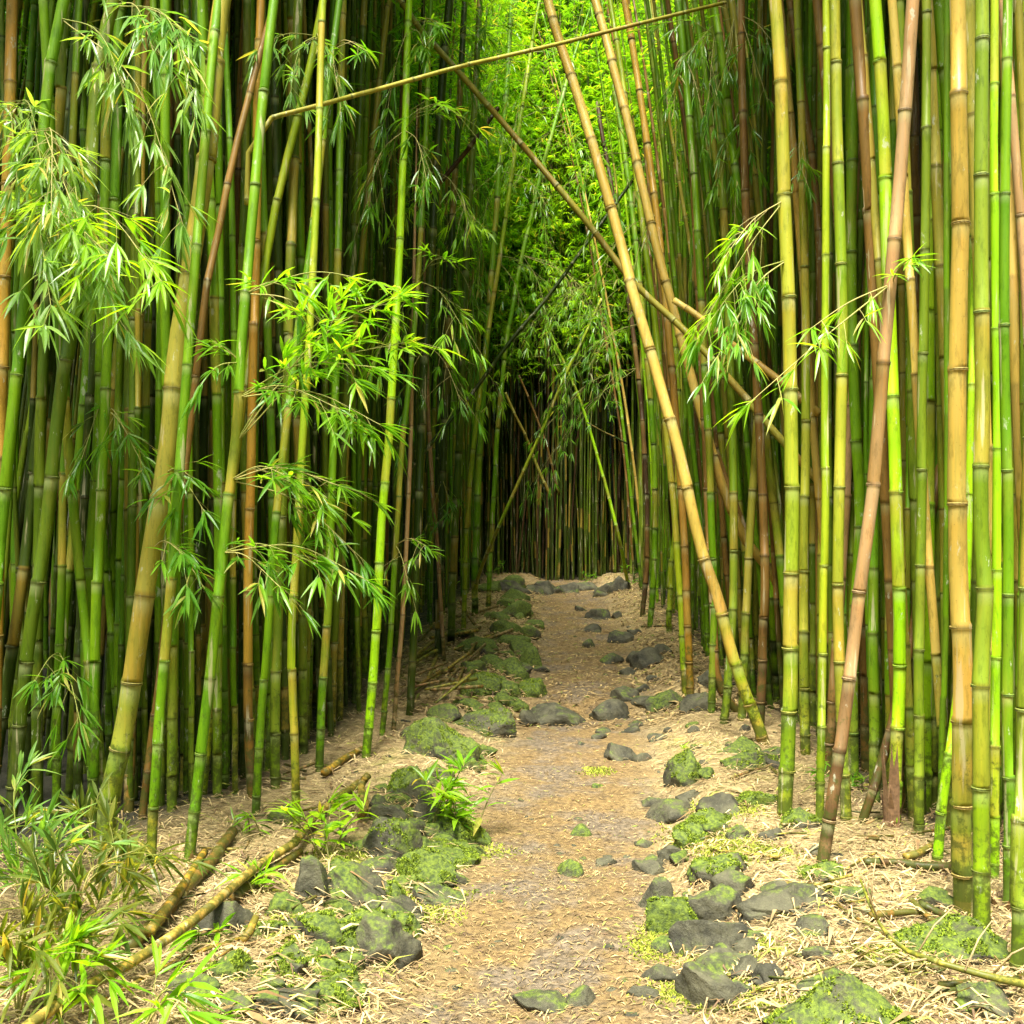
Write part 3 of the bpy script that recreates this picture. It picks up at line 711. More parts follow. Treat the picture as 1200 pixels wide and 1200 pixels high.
def pick_pal(x, y, rng):
    left = x < 0
    if y > 20: return rng.choice(['olive', 'dark', 'dark', 'olive', 'darkbrown', 'dark'])  # trail end: gloom put into the stalk colours by a darker palette
    if left: return rng.choices(['green', 'olive', 'dark', 'brown', 'straw', 'orange', 'yellowgreen'], [44, 30, 22, 4, 3, 1, 7])[0]
    return rng.choices(['green', 'mixed', 'moss', 'brown', 'tan', 'olive', 'straw', 'lime'], [38, 11, 12, 8, 4, 18, 8, 4])[0]
CW = {'darkbrown': 'dark brown', 'green': 'green', 'olive': 'dull olive', 'dark': 'dark green', 'brown': 'dead brown', 'straw': 'straw-coloured', 'orange': 'rust-coloured',
      'yellowgreen': 'yellow-green', 'mixed': 'tan and green', 'moss': 'grey-green', 'tan': 'dead tan', 'lime': 'lime green'}
SHORT = {'L1': 'the thickest leaning left stalk', 'L2': 'the bright stalk holding the leafy branch', 'L5': 'the left edge', 'L9': 'the upright pair at left',
         'L17': 'the rust-orange stalk', 'L13': 'the stalk beside the bright lime one', 'L12': 'the bright lime stalk', 'C3': 'the pile of dead sticks', 'C1': 'the far mossy kerb',
         'M10': 'the far end of the trail', 'M5': 'the orange dead stalk', 'M1': 'the golden leaning foot', 'R1': 'the right wall leader', 'R3': 'the green and tan banded stalk',
         'R5': 'the brightest lime stalk', 'R8': 'the wide dull green stalk', 'R9': 'the golden tan stalk', 'R10': 'the grey-green wavy stalk', 'R12': 'the stalk with pale root fringe'}
ORD = ['first', 'second', 'third', 'fourth', 'fifth', 'sixth', 'seventh', 'eighth', 'ninth', 'tenth', 'eleventh', 'twelfth', 'thirteenth', 'fourteenth', 'fifteenth', 'sixteenth',
       'seventeenth', 'eighteenth', 'nineteenth', 'twentieth']
anchors = []
for h in HERO:
    if h[0] in SHORT:
        fx, fy = hero_cols[h[0]][0].location.x, hero_cols[h[0]][0].location.y
        anchors.append((600 + fx / fy * F, h[0]))
anchors.sort()
info = []
for (score, x, y, r, dd, px) in sorted(ind, key=lambda c: c[5]):
    pal = pick_pal(x, y, rng); small = r / y * F * 2 < 4.6 or score < 1.1
    info.append([x, y, r, dd, px, pal, small])
cnt = {}
for it in info:
    x, y, r, dd, px, pal, small = it
    prev = [k for ax, k in anchors if ax <= px]
    if small:
        zone = 'at the dark far end of the trail' if y > 20 else ('deep in the left wall of the grove' if x < 0 else 'deep in the right wall of the grove')
        lab = 'slender %s stalk %s' % (CW[pal], zone)
    else:
        if prev: a = prev[-1]; side = 'right'
        else: a = anchors[0][1]; side = 'left'
        key = (pal, a, side); cnt[key] = cnt.get(key, 0) + 1
        lab = '%s %s stalk behind and %s of %s' % (ORD[min(19, cnt[key] - 1)], CW[pal], side, SHORT[a])
        if key not in it: pass
    side_ = -1 if x < 0.5 else 1
    crowned = pal not in ('brown', 'tan', 'orange', 'darkbrown') and not (7 < y < 19.5 and abs(x - pc(y)) < 2.9 and rng.random() < .65)
    cv, ht = filler_curve(x, y, rng, side_, None, not crowned)
    rr = r * rng.uniform(.9, 1.1)
    rad = lambda s, rr=rr, L=cv.L: max(.005, rr * (1 - .15 * s / L - .6 * max(0, s / L - .4)))
    foot = Vector((x, y, gz(x, y)))
    root = empty('bamboo_stalk', foot, lab, 'bamboo', BAMBOO_GROUP if not small else lab.replace('stalk', 'stalks'))
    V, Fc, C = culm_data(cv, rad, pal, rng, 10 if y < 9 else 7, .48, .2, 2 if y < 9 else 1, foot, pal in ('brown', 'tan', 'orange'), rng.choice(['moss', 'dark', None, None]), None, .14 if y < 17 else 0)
    mesh_obj('culm', V, Fc, M_B, root, C, True)
    if crowned:
        near = abs(x - pc(y)) < 2.7
        z0 = rng.uniform(6.2, 7.5) if y < 9 else (rng.uniform(5.4, 7.2) if y < 16 else rng.uniform(4.4, 6.0))
        if not near: z0 = rng.uniform(4.6, 5.8)
        if y > 20: z0 = rng.uniform(3.5, 4.4) if y < 23 else rng.uniform(4, 7)
        s = z0 / ht * cv.L
        add_crown(root, cv.at(s), cv.tan(s), (rng.choice((2, 5)) if y > 15 and rng.random() < .6 else rng.randrange(8)), rng, rng.uniform(.9, 1.15))

# the rest of the grove, beyond the 300 nearest stalks, is one mass
V = []; Fc = []; C = []; LV = []; LF = []; LC = []; nv = 0
crn = [(np.array([tuple(v) for v in CROWN[i][1][0]]), np.array([f if len(f) == 4 else (*f, f[2]) for f in CROWN[i][1][1]]), np.array(CROWN[i][1][2])) for i in range(8)]
extra = []
for _ in range(620):                               # the grove goes on to the sides and beyond the end
    m = rng.random()
    if m < .6: extra.append((rng.uniform(-14, 18), rng.uniform(25, 44)))
    elif m < .85:
        sx = rng.choice((-1, 1)); yy_ = rng.uniform(-2, 22); extra.append((sx * (max(2.2, .5 * yy_) + rng.uniform(1.0, 5)), yy_))
    else: extra.append((rng.uniform(-8, 8), rng.uniform(-9, -3.5)))  # unseen stalks behind the camera, added to block light from there
for _ in range(12): extra.append((rng.uniform(-6, -2.7), rng.uniform(-3, 4.4)))  # unseen stalks left of the camera, added to shade the left wall
stuff = [(c[1], c[2], c[3]) for c in rest] + [(x, y, rng.uniform(.02, .034)) for x, y in extra]
ncr = 0
for (x, y, r) in stuff:
    cv, ht = filler_curve(x, y, rng, -1 if x < .5 else 1)
    rad = lambda s, rr=r, L=cv.L: max(.006, rr * (1 - .2 * s / L - .5 * max(0, s / L - .4)))
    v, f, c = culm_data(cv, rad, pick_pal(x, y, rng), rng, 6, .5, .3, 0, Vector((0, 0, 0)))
    b = len(V); V += v; C += c; Fc += [tuple(b + i for i in q) for q in f]
    inner = abs(x - pc(y)) < 2.9 and y < 20
    if rng.random() < ((.35 if y < 9 else .15) if inner else (.95 if y > 24 else .7)):
        z0 = rng.uniform(5.6, 7) if inner else rng.uniform(3.9, 5.6)
        if y > 26: z0 = rng.uniform(1.0, 5)
        for zz in ([z0] if y < 21 else [z0, z0 + 4.6]):
            if zz > ht - 1: continue
            s = zz / ht * cv.L; p = cv.at(s); t = cv.tan(s)
            q = Vector((0, 0, 1)).rotation_difference(t) @ Quaternion((0, 0, 1), rng.uniform(0, TAU))
            mt = np.array(q.to_matrix()); cvv, cf, cc = crn[rng.choice((2, 5)) if y > 20 and rng.random() < .6 else rng.randrange(8)]
            LV.append((cvv @ mt.T) * 1.25 + np.array(p)); LF.append(cf + nv); LC.append(cc); nv += len(cvv); ncr += 1
thicket = mesh_obj('bamboo_thicket', V, Fc, M_B, None, C, True)
tag(thicket, 'mass of slender bamboo stalks filling the grove behind the front rows', 'bamboo', kind='stuff')
LV = np.concatenate(LV); LF = np.concatenate(LF); LC = np.concatenate(LC)
me = bpy.data.meshes.new('thicket_leaves')
me.vertices.add(len(LV)); me.vertices.foreach_set('co', LV.astype(np.float32).ravel())
# faces alternate quad-encoded triangles: drop the repeated corner
tri = LF[:, 2] == LF[:, 3]
loops = []; starts = []; k = 0
L3 = LF[:, :3]
me.loops.add(len(L3) * 3); me.loops.foreach_set('vertex_index', L3.astype(np.int32).ravel())
me.polygons.add(len(L3)); me.polygons.foreach_set('loop_start', np.arange(0, len(L3) * 3, 3, dtype=np.int32))
me.update(calc_edges=True); me.validate()
a = me.color_attributes.new('tint', 'FLOAT_COLOR', 'POINT'); arr = np.ones((len(LV), 4), np.float32); arr[:, :3] = LC
a.data.foreach_set('color', arr.ravel()); me.materials.append(M_L)
o = bpy.data.objects.new('leaves', me); COL.objects.link(o); o.parent = thicket; o['kind'] = 'stuff'

# ------------------------------------------------------------------ stones
import bmesh
def ico(sub):
    bm = bmesh.new(); bmesh.ops.create_icosphere(bm, subdivisions=sub, radius=1)
    v = [x.co.copy() for x in bm.verts]; f = [tuple(q.index for q in p.verts) for p in bm.faces]; bm.free(); return v, f
ICO = {k: ico(k) for k in (2, 3, 4, 5)}
def rock_verts(w, d, h, seed, sub):
    rng = random.Random(seed); v0, f = ICO[sub]; off = Vector((rng.uniform(0, 99),) * 3)
    pl = []
    for _ in range(13):
        n = Vector((rng.gauss(0, 1), rng.gauss(0, 1), rng.gauss(.3, .8))).normalized(); pl.append((n, rng.uniform(.52, .84)))
    out = []
    for v in v0:
        q = v.copy()
        for n, dd in pl:
            e = q.dot(n) - dd
            if e > 0: q -= n * e * .99
        q *= 1.12 + .16 * noise.noise(q * 1.4 + off) + .09 * noise.noise(q * 3.5 + off) + .05 * noise.noise(q * 9 + off) + .02 * noise.noise(q * 22 + off)
        out.append(Vector((q.x * w / 2 * 1.12, q.y * d / 2 * 1.12, q.z * h)))
    return out, f
def moss_tufts(root, verts, faces, rng, n, size):
    V = []; Fc = []; C = []
    cand = [f for f in faces if (verts[f[1]] - verts[f[0]]).cross(verts[f[2]] - verts[f[0]]).normalized().z > .25]
    if not cand: return
    ox = rng.uniform(0, 50)
    for _ in range(n):
        f = rng.choice(cand); a, b = rng.random(), rng.random()
        if a + b > 1: a, b = 1 - a, 1 - b
        p = verts[f[0]] + (verts[f[1]] - verts[f[0]]) * a + (verts[f[2]] - verts[f[0]]) * b
        if noise.noise(Vector((p.x * 16 + ox, p.y * 16, p.z * 16))) + .4 * noise.noise(Vector((p.x * 50 + ox, p.y * 50, p.z * 50))) < .10: continue
        c = mixc((.06, .11, .005), (.26, .34, .014), rng.random())
        for k in range(3):
            d = Vector((rng.gauss(0, 1), rng.gauss(0, 1), 1.0)).normalized(); s = size * rng.uniform(.5, 1.3)
            sd = d.cross(Vector((rng.gauss(0, 1), rng.gauss(0, 1), .1))).normalized() * s * .35
            b0 = len(V); V += [p - sd, p + sd, p + d * s]; C += [c] * 3; Fc.append((b0, b0 + 1, b0 + 2))
    if V: mesh_obj('moss', V, Fc, M_MOSS, root, C)
rock_n = 0; ROCKPOS = []
def rock(cx, by, w, h, moss, label, group=None, name='stone', flat=None):
    global rock_n; rock_n += 1; rg = random.Random(900 + rock_n)
    g = ground_at(cx, by); Y = g.y; W = w / F * Y * (1.38 if w < 60 else 1.25)
    # depth that shows on the sloping view of the ground
    Hh = h / F * Y
    dep = W * rg.uniform(.6, .85); Yc = Y + dep * .42
    hh = max(.25 * Hh, (Hh - dep * .35 * (H / Yc)) ) * 1.05
    hh = max(hh * 1.3, (.30 if w > 40 else .42) * W)
    x = (cx - 600) / F * Yc; z = gz(x, Yc)
    sub = 5 if w > 50 else (4 if w > 20 else 3)
    v, f = rock_verts(W, dep, hh, 900 + rock_n, sub)
    root = mesh_obj(name, v, f, M_R, None, None, True, (x, Yc, z - (.07 * W if w > 30 else -.004)))
    root.rotation_euler = (0, 0, rg.uniform(-.3, .3)); root.color = (moss, 0, 0, 1)
    tag(root, label, 'stone', group)
    if w > 36 and moss > .1: moss_tufts(root, v, f, rg, int(min(9000, 40 * w * (1 + 3 * moss))), .009)
    ROCKPOS.append((x, Yc, W))
    return root
KERB = 'mossy stones edging the left of the trail'; RS = 'stones on the right bank of the trail'
ROCKS = [
 (522,845,32,16,.15,'small dark stone at the far end of the near kerb',KERB), (493,866,34,26,.1,'dark stone left of the big mossy one above the seedling',KERB),
 (522,892,68,38,.2,'big dark mossy stone right above the seedling',KERB), (570,863,62,28,.15,'wide mossy stone touching the trail before the step',KERB),
 (618,853,19,17,-.1,'small dark round stone left of the stone step',KERB), (483,943,42,42,.2,'tall mossy stone left of the seedling leaves',KERB),
 (461,972,34,31,.15,'round mossy stone left below the tall one',KERB), (498,972,30,34,.0,'grey stone tucked beside the seedling stem',KERB),
 (442,948,18,14,.1,'little stone beside the peeling husk',KERB), (525,992,64,32,.2,'mossy boulder under the seedling',KERB),
 (466,1013,52,44,.12,'blocky dark stone left of the mossy slab',KERB), (527,1014,70,26,.25,'yellow-mossed slab below the seedling',KERB),
 (403,1028,48,22,.35,'low bright-mossed stone right of the left seedling',KERB), (443,1027,38,21,-.2,'bare grey stone beside the bright-mossed one',KERB),
 (497,1043,62,40,.25,'rounded yellow-green stone on the kerb corner',KERB), (364,1064,34,40,.15,'upright dark mossy stone left of the kerb',KERB),
 (413,1060,66,34,.05,'long brown-grey stone in the middle of the kerb',KERB), (448,1062,38,20,.45,'small stone covered in yellow moss',KERB),
 (510,1064,58,24,.1,'flat stone sunk at the trail edge',KERB), (460,1094,82,32,-.1,'flat topped olive slab on the kerb',KERB),
 (403,1118,58,38,.15,'rough mossy stone left of the largest kerb stone',KERB), (447,1138,98,50,.0,'largest pale grey kerb stone beside the trail',KERB),
 (372,1110,46,32,.2,'mossy stone leaning at the left of the rough one',KERB), (375,1154,56,28,.25,'green stone below the rough mossy one',KERB),
 (383,1194,74,36,.2,'big mossy stone at the bottom of the kerb',KERB), (263,1096,50,36,-.2,'angular black stone beside the fallen pole',KERB),
 (333,1143,45,34,.2,'round dark mossy stone among the straw',KERB), (270,1148,46,30,.2,'mossy stone near the orange twig',KERB),
 (235,1178,60,30,.1,'low grey-green stone at the bottom left',KERB), (320,1199,84,32,.1,'wide stone cut by the bottom edge left of the kerb',KERB),
 (276,1196,34,28,.1,'small upright stone at the bottom left',KERB), (318,1097,42,20,.35,'mossy cobble right of the black stone',KERB),
 (335,1076,36,22,.3,'mossy cobble above the black stone',KERB), (330,970,28,17,.3,'mossy stone at the feet of the left wall',KERB),
 (655,852,66,28,-.4,'wide wet stone forming the step across the trail',None), (715,846,42,20,-.4,'smaller brown stone of the trail step',None),
 (785,831,36,20,.15,'dark mossy stone at the foot of the orange stalk',RS), (817,833,28,18,-.2,'dark stone right beside the orange stalk foot',RS),
 (724,892,29,12,-.3,'flat brown stone on the right of the trail',RS), (807,921,38,30,.2,'mossy wedge stone on the right bank',RS), (806,943,22,11,-.3,'small grey stone below the mossy wedge',RS),
 (848,958,38,18,-.3,'dark grey cobble on the right bank',RS), (889,948,42,17,.35,'flat green-mossed stone left of the right wall',RS),
 (877,901,55,16,.2,'long mossy stone near the golden stalk foot',RS), (866,884,32,9,.2,'thin mossy stone behind the long one',RS),
 (833,986,82,20,.4,'low mound of yellow moss on the right bank',RS), (853,1030,54,26,.15,'green topped stone above the mossy cluster',RS),
 (860,1056,40,24,-.1,'rounded grey stone at the top of the mossy cluster',RS), (835,1083,56,46,-.05,'tall bluish slab in the mossy cluster',RS),
 (767,1070,34,32,-.1,'dark stone standing at the trail edge',RS), (792,1096,60,44,.42,'stone smothered in bright moss at the trail edge',RS),
 (848,1121,76,42,-.1,'large pitted brown stone in the mossy cluster',RS), (847,1148,80,28,.1,'flat bluish stone below the pitted one',RS),
 (829,1183,52,40,-.2,'bare grey pointed stone at the bottom of the cluster',RS), (890,1079,30,14,-.2,'small stone right of the bluish slab',RS),
 (640,1192,60,26,-.4,'smooth pale stone set in the trail at the bottom',None), (684,1184,34,15,-.4,'small pale stone right of the smooth one in the trail',None),
 (785,965,50,14,-.4,'flat grey stone sunk in the right bank',RS), (764,1028,30,8,-.4,'thin grey stone flush with the trail edge',RS),
 (1000,1222,158,66,.18,'biggest boulder with mossy cap at the bottom right',RS), (1104,1131,118,40,.2,'broad dark mossy rock under the dead branch',RS),
 (1155,1199,64,34,.1,'mossy rock in the bottom right corner',RS), (1102,1069,34,22,.2,'mossy stone left of the golden tan stalk foot',RS),
 (994,1058,42,18,.1,'grey-green stone behind the dead branch tip',RS), (957,1033,42,14,.35,'flat mossy stone at the leaning pole foot',RS),
 (933,972,42,23,.2,'mossy stone at the foot of the stalk leading the right wall',RS), (953,1104,40,20,-.1,'grey stone between the boulder and cluster',RS),
 (925,1081,78,18,-.1,'long flat stone behind the grey one',RS), (910,891,26,14,.1,'mossy stone close behind the golden stalk foot',RS), (967,1128,18,10,-.1,'small stone just above the biggest boulder',RS),
]
for r_ in ROCKS: rock(*r_)
FK = 'mossy stones edging the far part of the trail'
for i, (cx, by, w, h) in enumerate([(569,811,50,22),(619,818,38,14),(607,800,26,20),(622,784,20,18),(590,790,30,14),(562,765,30,14),(597,758,32,16),(590,743,32,14),(603,723,32,14),(616,722,16,10),
     (606,704,24,11),(575,695,24,6),(543,750,16,10),(592,816,22,12),(575,783,26,14),(612,770,26,16),(618,748,18,10),(585,728,18,9),(625,736,16,9),(595,713,20,9),(553,790,22,12),(608,838,18,8),(547,832,26,12),(580,838,24,12),(600,692,26,6)]):
    rock(cx, by, w, h, .32, 'dark mossy stone in the far row edging the left of the trail', FK)
FR = 'dark stones on the far right of the trail'
for i, (cx, by, w, h) in enumerate([(744,777,18,10),(766,781,34,11),(774,768,18,5),(728,755,24,8),(700,727,22,7),(680,717,12,6),(724,725,10,6),(695,742,20,6),(766,799,12,7),(715,779,20,6),(756,831,20,8),(730,822,28,9),
     (838,812,30,11),(724,693,14,11),(705,700,14,6),(745,745,14,6),(735,792,16,7),(690,760,14,5),(752,812,14,6),(742,860,16,7),(771,868,16,7),(700,868,14,5)]):
    rock(cx, by, w, h, -.1, 'dark stone on the sloping ground along the far right of the trail', FR)
FS = 'stones lining the low step at the trail end'
for cx, w in ((596,24),(612,16),(624,20),(637,26),(652,14),(664,22),(678,16),(690,20),(704,14),(716,22),(730,18)):
    rock(cx, 694 + (cx * 7 % 5) - 2, w, 6, -.1, 'dark stone in the low step where the trail enters the shade', FS)
FP = 'stones packed between the larger ones of the left kerb'; FB = 'half buried stones of the right bank'
rg = random.Random(77)
for i in range(150):
    t = rg.random()
    if i < 95:
        py = lerp(700, 1190, t ** .8); cx = interp(py, [(700, 606), (745, 592), (790, 600), (830, 590), (870, 540), (930, 500), (1000, 500), (1050, 450), (1100, 410), (1190, 350)]) + rg.gauss(0, lerp(12, 46, t))
        w = lerp(12, 40, t) * rg.uniform(.6, 1.2); rock(cx, py, w, w * .45, rg.uniform(.1, .35), 'stone packed among the larger mossy ones of the left kerb', FP)
    else:
        py = lerp(850, 1190, t); cx = interp(py, [(850, 790), (950, 820), (1100, 860), (1190, 900)]) + rg.gauss(0, 60)
        w = lerp(12, 34, t) * rg.uniform(.6, 1.2); rock(cx, py, w, w * .35, rg.uniform(-.2, .25), 'half buried stone scattered on the right bank', FB)
# small loose stones
rg = random.Random(5); PB = 'small stones strewn over the trail and banks'
pv = [rock_verts(1, .8, .35, 70 + i, 2) for i in range(5)]; pm = []
for v, f in pv:
    o = mesh_obj('pebble', v, f, M_R, None, None, True); pm.append(o.data); bpy.data.objects.remove(o)
k = 0
while k < 190:
    px, py = rg.uniform(400, 1150), rg.uniform(700, 1195)
    g = ground_at(px, py); d = g.x - pc(g.y)
    if g.x < interp(g.y, XL) + .3 or g.x > interp(g.y, XR) + .2: continue
    s = rg.uniform(.018, .06) * (1.5 if g.y > 7 else 1)
    o = bpy.data.objects.new('pebble', rg.choice(pm)); COL.objects.link(o); o.location = g + Vector((0, 0, -.1 * s + .006))
    o.scale = (s, s, s * rg.uniform(.5, 1.1)); o.rotation_euler = (0, 0, rg.uniform(0, 6)); o.color = (rg.uniform(-.9, -.35), 0, 0, 1)
    onp = abs(d) < .5
    tag(o, 'small loose stone lying on the bare earth of the trail' if onp else 'small loose stone lying in the straw litter beside the trail', 'stone',
        'small stones on the bare trail' if onp else 'small stones in the straw litter'); k += 1

# ------------------------------------------------------------------ dry litter (leaf straw): one mass
rg = random.Random(8); V = []; Fc = []; C = []
def litter_piece(x, y, L, w, col, lift):
    a = rg.gauss(0, .9); d = Vector((math.cos(a), math.sin(a), 0)); sd = Vector((-d.y, d.x, 0)) * w / 2
    z = gz(x, y) + .008 + lift; tilt = rg.gauss(0, .10); b = len(V); bend = rg.uniform(0, .25) * L
    p = Vector((x, y, z)); q = p + d * L + Vector((0, 0, tilt * L))
    q.z = max(q.z, gz(q.x, q.y) + .006); m = (p + q) / 2 + Vector((0, 0, bend))
    m += Vector((-d.y, d.x, 0)) * rg.gauss(0, .08) * L
    V.extend([p, m + sd, m - sd + Vector((0, 0, rg.uniform(-.4, .4) * w)), q]); C.extend([col] * 4); Fc.append((b, b + 2, b + 1)); Fc.append((b + 1, b + 2, b + 3))
n = 0
while n < 140000:
    y = 1.9 + 17.7 * rg.random() ** 2.1; x = rg.uniform(-.5 * y - .5, .5 * y + .5)
    if x < interp(y, XL) + .05 - rg.random() ** 2 * .7 - (1.4 if y < 4.5 else 0) or x > interp(y, XR) + .9: continue
    n += 1; pm_ = pathmask(x, y)
    if rg.random() < pm_ * .2: continue
    if pm_ > .5: L = rg.uniform(.012, .045); w = L * rg.uniform(.06, .16); c = mixc((.12, .075, .025), (.52, .38, .16), rg.random() ** 1.7)
    else: L = rg.uniform(.02, .08) if rg.random() < .9 else rg.uniform(.08, .17); w = min(.008, L * rg.uniform(.035, .10)); c = mixc((.17, .10, .03), (.60, .46, .22), rg.random() ** 1.1)
    if rg.random() < .05: c = mixc((.20, .26, .03), (.42, .42, .06), rg.random())
    if rg.random() < .10: c = (.12, .07, .035)
    litter_piece(x, y, L, w, c, rg.uniform(0, .004 if pm_ > .5 else .010))
for _ in range(420):                               # broad curled culm sheaths lying among the straw
    y = 2.8 + 9 * rg.random() ** 1.6; x = rg.uniform(-.5 * y, .5 * y)
    if x < interp(y, XL) - .3 or x > interp(y, XR) + .6 or pathmask(x, y) > .35: continue
    L = rg.uniform(.10, .22); litter_piece(x, y, L, L * rg.uniform(.05, .11), mixc((.16, .09, .03), (.46, .34, .16), rg.random()), rg.uniform(.008, .02))
n = 0
while n < 26000:
    y = rg.uniform(7.5, 20.8); x = rg.uniform(-.12 * y, 2.6)
    if x < interp(y, XL) - .1 or x > interp(y, XR) + .2: continue
    n += 1; t = rg.random(); L = rg.uniform(.03, .13) * (1 if pathmask(x, y) < .5 else .6)
    c = mixc((.10, .06, .02), (.50, .36, .14), t ** 1.3) if rg.random() < .93 else mixc((.10, .13, .01), (.24, .28, .03), t)
    litter_piece(x, y, L, L * rg.uniform(.10, .24), c, rg.uniform(.002, .014))
tag(mesh_obj('leaf_litter', V, Fc, M_LIT, None, C), 'pale straw litter of dry bamboo leaves over the ground', 'leaf litter', kind='stuff')
# low moss cushions between the stones
V = []; Fc = []; C = []
spots = [(833,985,60,16),(790,1100,50,35),(880,1165,60,25),(820,1165,70,20),(760,1110,25,20),(700,905,20,6),(870,1000,60,10),(400,1010,40,10),(430,1050,50,16),(480,1075,60,14),(540,1000,60,10),(340,1090,40,20),
         (1050,1120,60,10),(1120,1110,30,12),(1060,1130,50,8),(590,745,18,14),(560,770,20,10),(885,1110,30,12),(850,950,50,8),(500,1050,50,10)]
for (cx, cy, sx, sy) in spots:
    for _ in range(int(22 * sx)):
        px, py = rg.gauss(cx, sx * .45), rg.gauss(cy, sy * .45)
        if py < 680: continue
        Y = H * F / (py - 600); x = (px - 600) / F * Y
        for _i in range(2): Y = (H - gz(x, Y)) * F / (py - 600); x = (px - 600) / F * Y
        p = Vector((x, Y, gz(x, Y) + .004)); c = mixc((.14, .19, .012), (.42, .46, .04), rg.random())
        for k in range(2):
            d = Vector((rg.gauss(0, .7), rg.gauss(0, .7), 1)).normalized(); s = rg.uniform(.006, .018)
            sd = d.cross(Vector((rg.gauss(0, 1), rg.gauss(0, 1), .1))).normalized() * s * .4
            b0 = len(V); V += [p - sd, p + sd, p + d * s]; C += [c] * 3; Fc.append((b0, b0 + 1, b0 + 2))
tag(mesh_obj('moss_cover', V, Fc, M_MOSS, None, C), 'yellow-green moss creeping over the soil between the stones', 'moss', kind='stuff')

# ------------------------------------------------------------------ sticks, husks and logs on the ground
def gp(px, py, lift): g = ground_at(px, py); return g + Vector((0, 0, lift))
def stick(pts2, w0, w1, pal, label, seed, lifts=None, name='fallen_stick', group=None, cat='stick', rings=False, side=()):
    rg2 = random.Random(seed); pts = []
    for i, (x, y) in enumerate(pts2):
        p = ground_at(x, y); r = lerp(w0, w1, i / (len(pts2) - 1)) / 2 / F * p.y
        p.z += r * .8 + .014 + (lifts[i] if lifts else 0)
        if lifts and lifts[i] > .02:                # raised points stay on the same line of sight, nearer
            Y = (H - p.z) * F / max(1, y - 600); p = Vector(((x - 600) / F * Y, Y, p.z))
        pts.append(p)
    cv = Curve(crom(pts, 5)); L = cv.L
    rad = lambda s: max(.0012, lerp(w0 * pts[0].y, w1 * pts[-1].y, s / L) / 2 / F)
    V, Fc, C = culm_data(cv, rad, pal, rg2, 8, .22 if w1 < 8 else .34, .15, 1 if w1 < 8 else 2, pts[0], True)
    if side or rings:
        root = empty(name, pts[0], label, cat, group); mesh_obj('stem', V, Fc, M_B, root, C, True)
        for (s, dx, dy, dz) in side:
            p = cv.at(s * L) - pts[0]; q = p + Vector((dx, dy, dz)); V2 = []; F2 = []; C2 = []
            tube_add(V2, F2, C2, [p, (p + q) / 2 + Vector((0, 0, .02)), q], [.0035, .0028, .0015], [(.35, .26, .12)] * 3, 5)
            mesh_obj('twig', V2, F2, M_TW, root, C2, True)
    else:
        root = mesh_obj(name, V, Fc, M_B, None, C, True, pts[0]); tag(root, label, cat, group)
    return root
stick([(20,1212),(83,1168),(160,1124),(230,1076),(300,1016),(345,987),(372,965),(420,925)], 15, 9, 'tan', 'long tan bamboo pole lying across the bottom left corner', 1, [.12,.12,.10,.08,.05,.03,.01,0], 'fallen_bamboo_pole', cat='fallen bamboo')
stick([(150,1128),(187,1088),(222,1050),(250,1016),(275,985)], 18, 13, 'brown', 'fat split brown stem lying behind the long tan pole', 2, name='fallen_log', cat='log')
stick([(175,1092),(205,1052),(240,1012)], 14, 9, 'orange', 'orange-brown sheath strip beside the fat split stem', 23, [.03,.03,.02])
stick([(273,1064),(310,1035),(352,1008)], 15, 10, 'brown', 'short brown stem lying right of the long tan pole', 3, name='fallen_log', cat='log')
stick([(380,914),(400,898),(424,884)], 10, 7, 'orange', 'orange stick at the feet of the left wall', 4)
stick([(0,1131),(60,1080),(100,1040),(141,985)], 4, 2.5, 'tan', 'thin straw twig rising from the bottom left shrubs', 5, [.04,.12,.18,.25])
stick([(150,1165),(200,1140),(240,1122),(280,1110)], 5, 5, 'orange', 'thin orange cane on the straw below the long tan pole', 6)
stick([(95,1195),(120,1185),(165,1158)], 6, 5, 'orange', 'short orange cane in the bottom left corner', 7)
stick([(283,1112),(292,1092),(300,1074)], 11, 8, 'orange', 'torn orange husk strip standing by the black stone', 8, [0,.03,.06], 'husk', cat='husk')
stick([(423,965),(427,945),(424,920),(433,908)], 11, 9, 'tan', 'peeling pale husk standing at the left kerb', 9, [0,.05,.1,.14], 'husk', cat='husk')
stick([(1013,1018),(1050,1020),(1085,1024),(1117,1027)], 9, 11, 'darkbrown', 'dark grey-brown log below the torn husk foot', 10, name='fallen_log', cat='log')
stick([(1060,1014),(1078,1008),(1097,996)], 9, 7, 'tan', 'short tan stem lying behind the dark log', 11)
stick([(1020,1085),(1050,1081),(1083,1079)], 9, 7, 'brown', 'short brown stem above the broad mossy rock', 12)
stick([(1078,1068),(1098,1078),(1118,1090)], 9, 8, 'darkbrown', 'dark stick sloping down to the mossy stalk foot', 13)
stick([(1068,1064),(1085,1080),(1100,1095)], 8, 7, 'brown', 'brown stick crossing beside the dark sloping one', 14)
stick([(1008,1030),(1020,1062),(1036,1090),(1060,1113),(1098,1127),(1133,1138),(1168,1146),(1210,1156)], 2.5, 10, 'straw', 'pale bare dead branch reaching over the broad mossy rock', 15, [.16,.12,.09,.08,.07,.06,.05,.04],
      'dead_branch', cat='branch', side=((.25, -.08, .05, .22), (.4, -.16, .0, -.05), (.55, .12, .02, .14), (.6, -.2, -.08, -.03), (.75, .12, .08, .12), (.15, .03, .03, .15), (.85, .1, -.05, .12)))
stick([(965,1055),(1000,1082),(1040,1104)], 4, 4, 'brown', 'thin brown stick pointing at the broad mossy rock', 16)
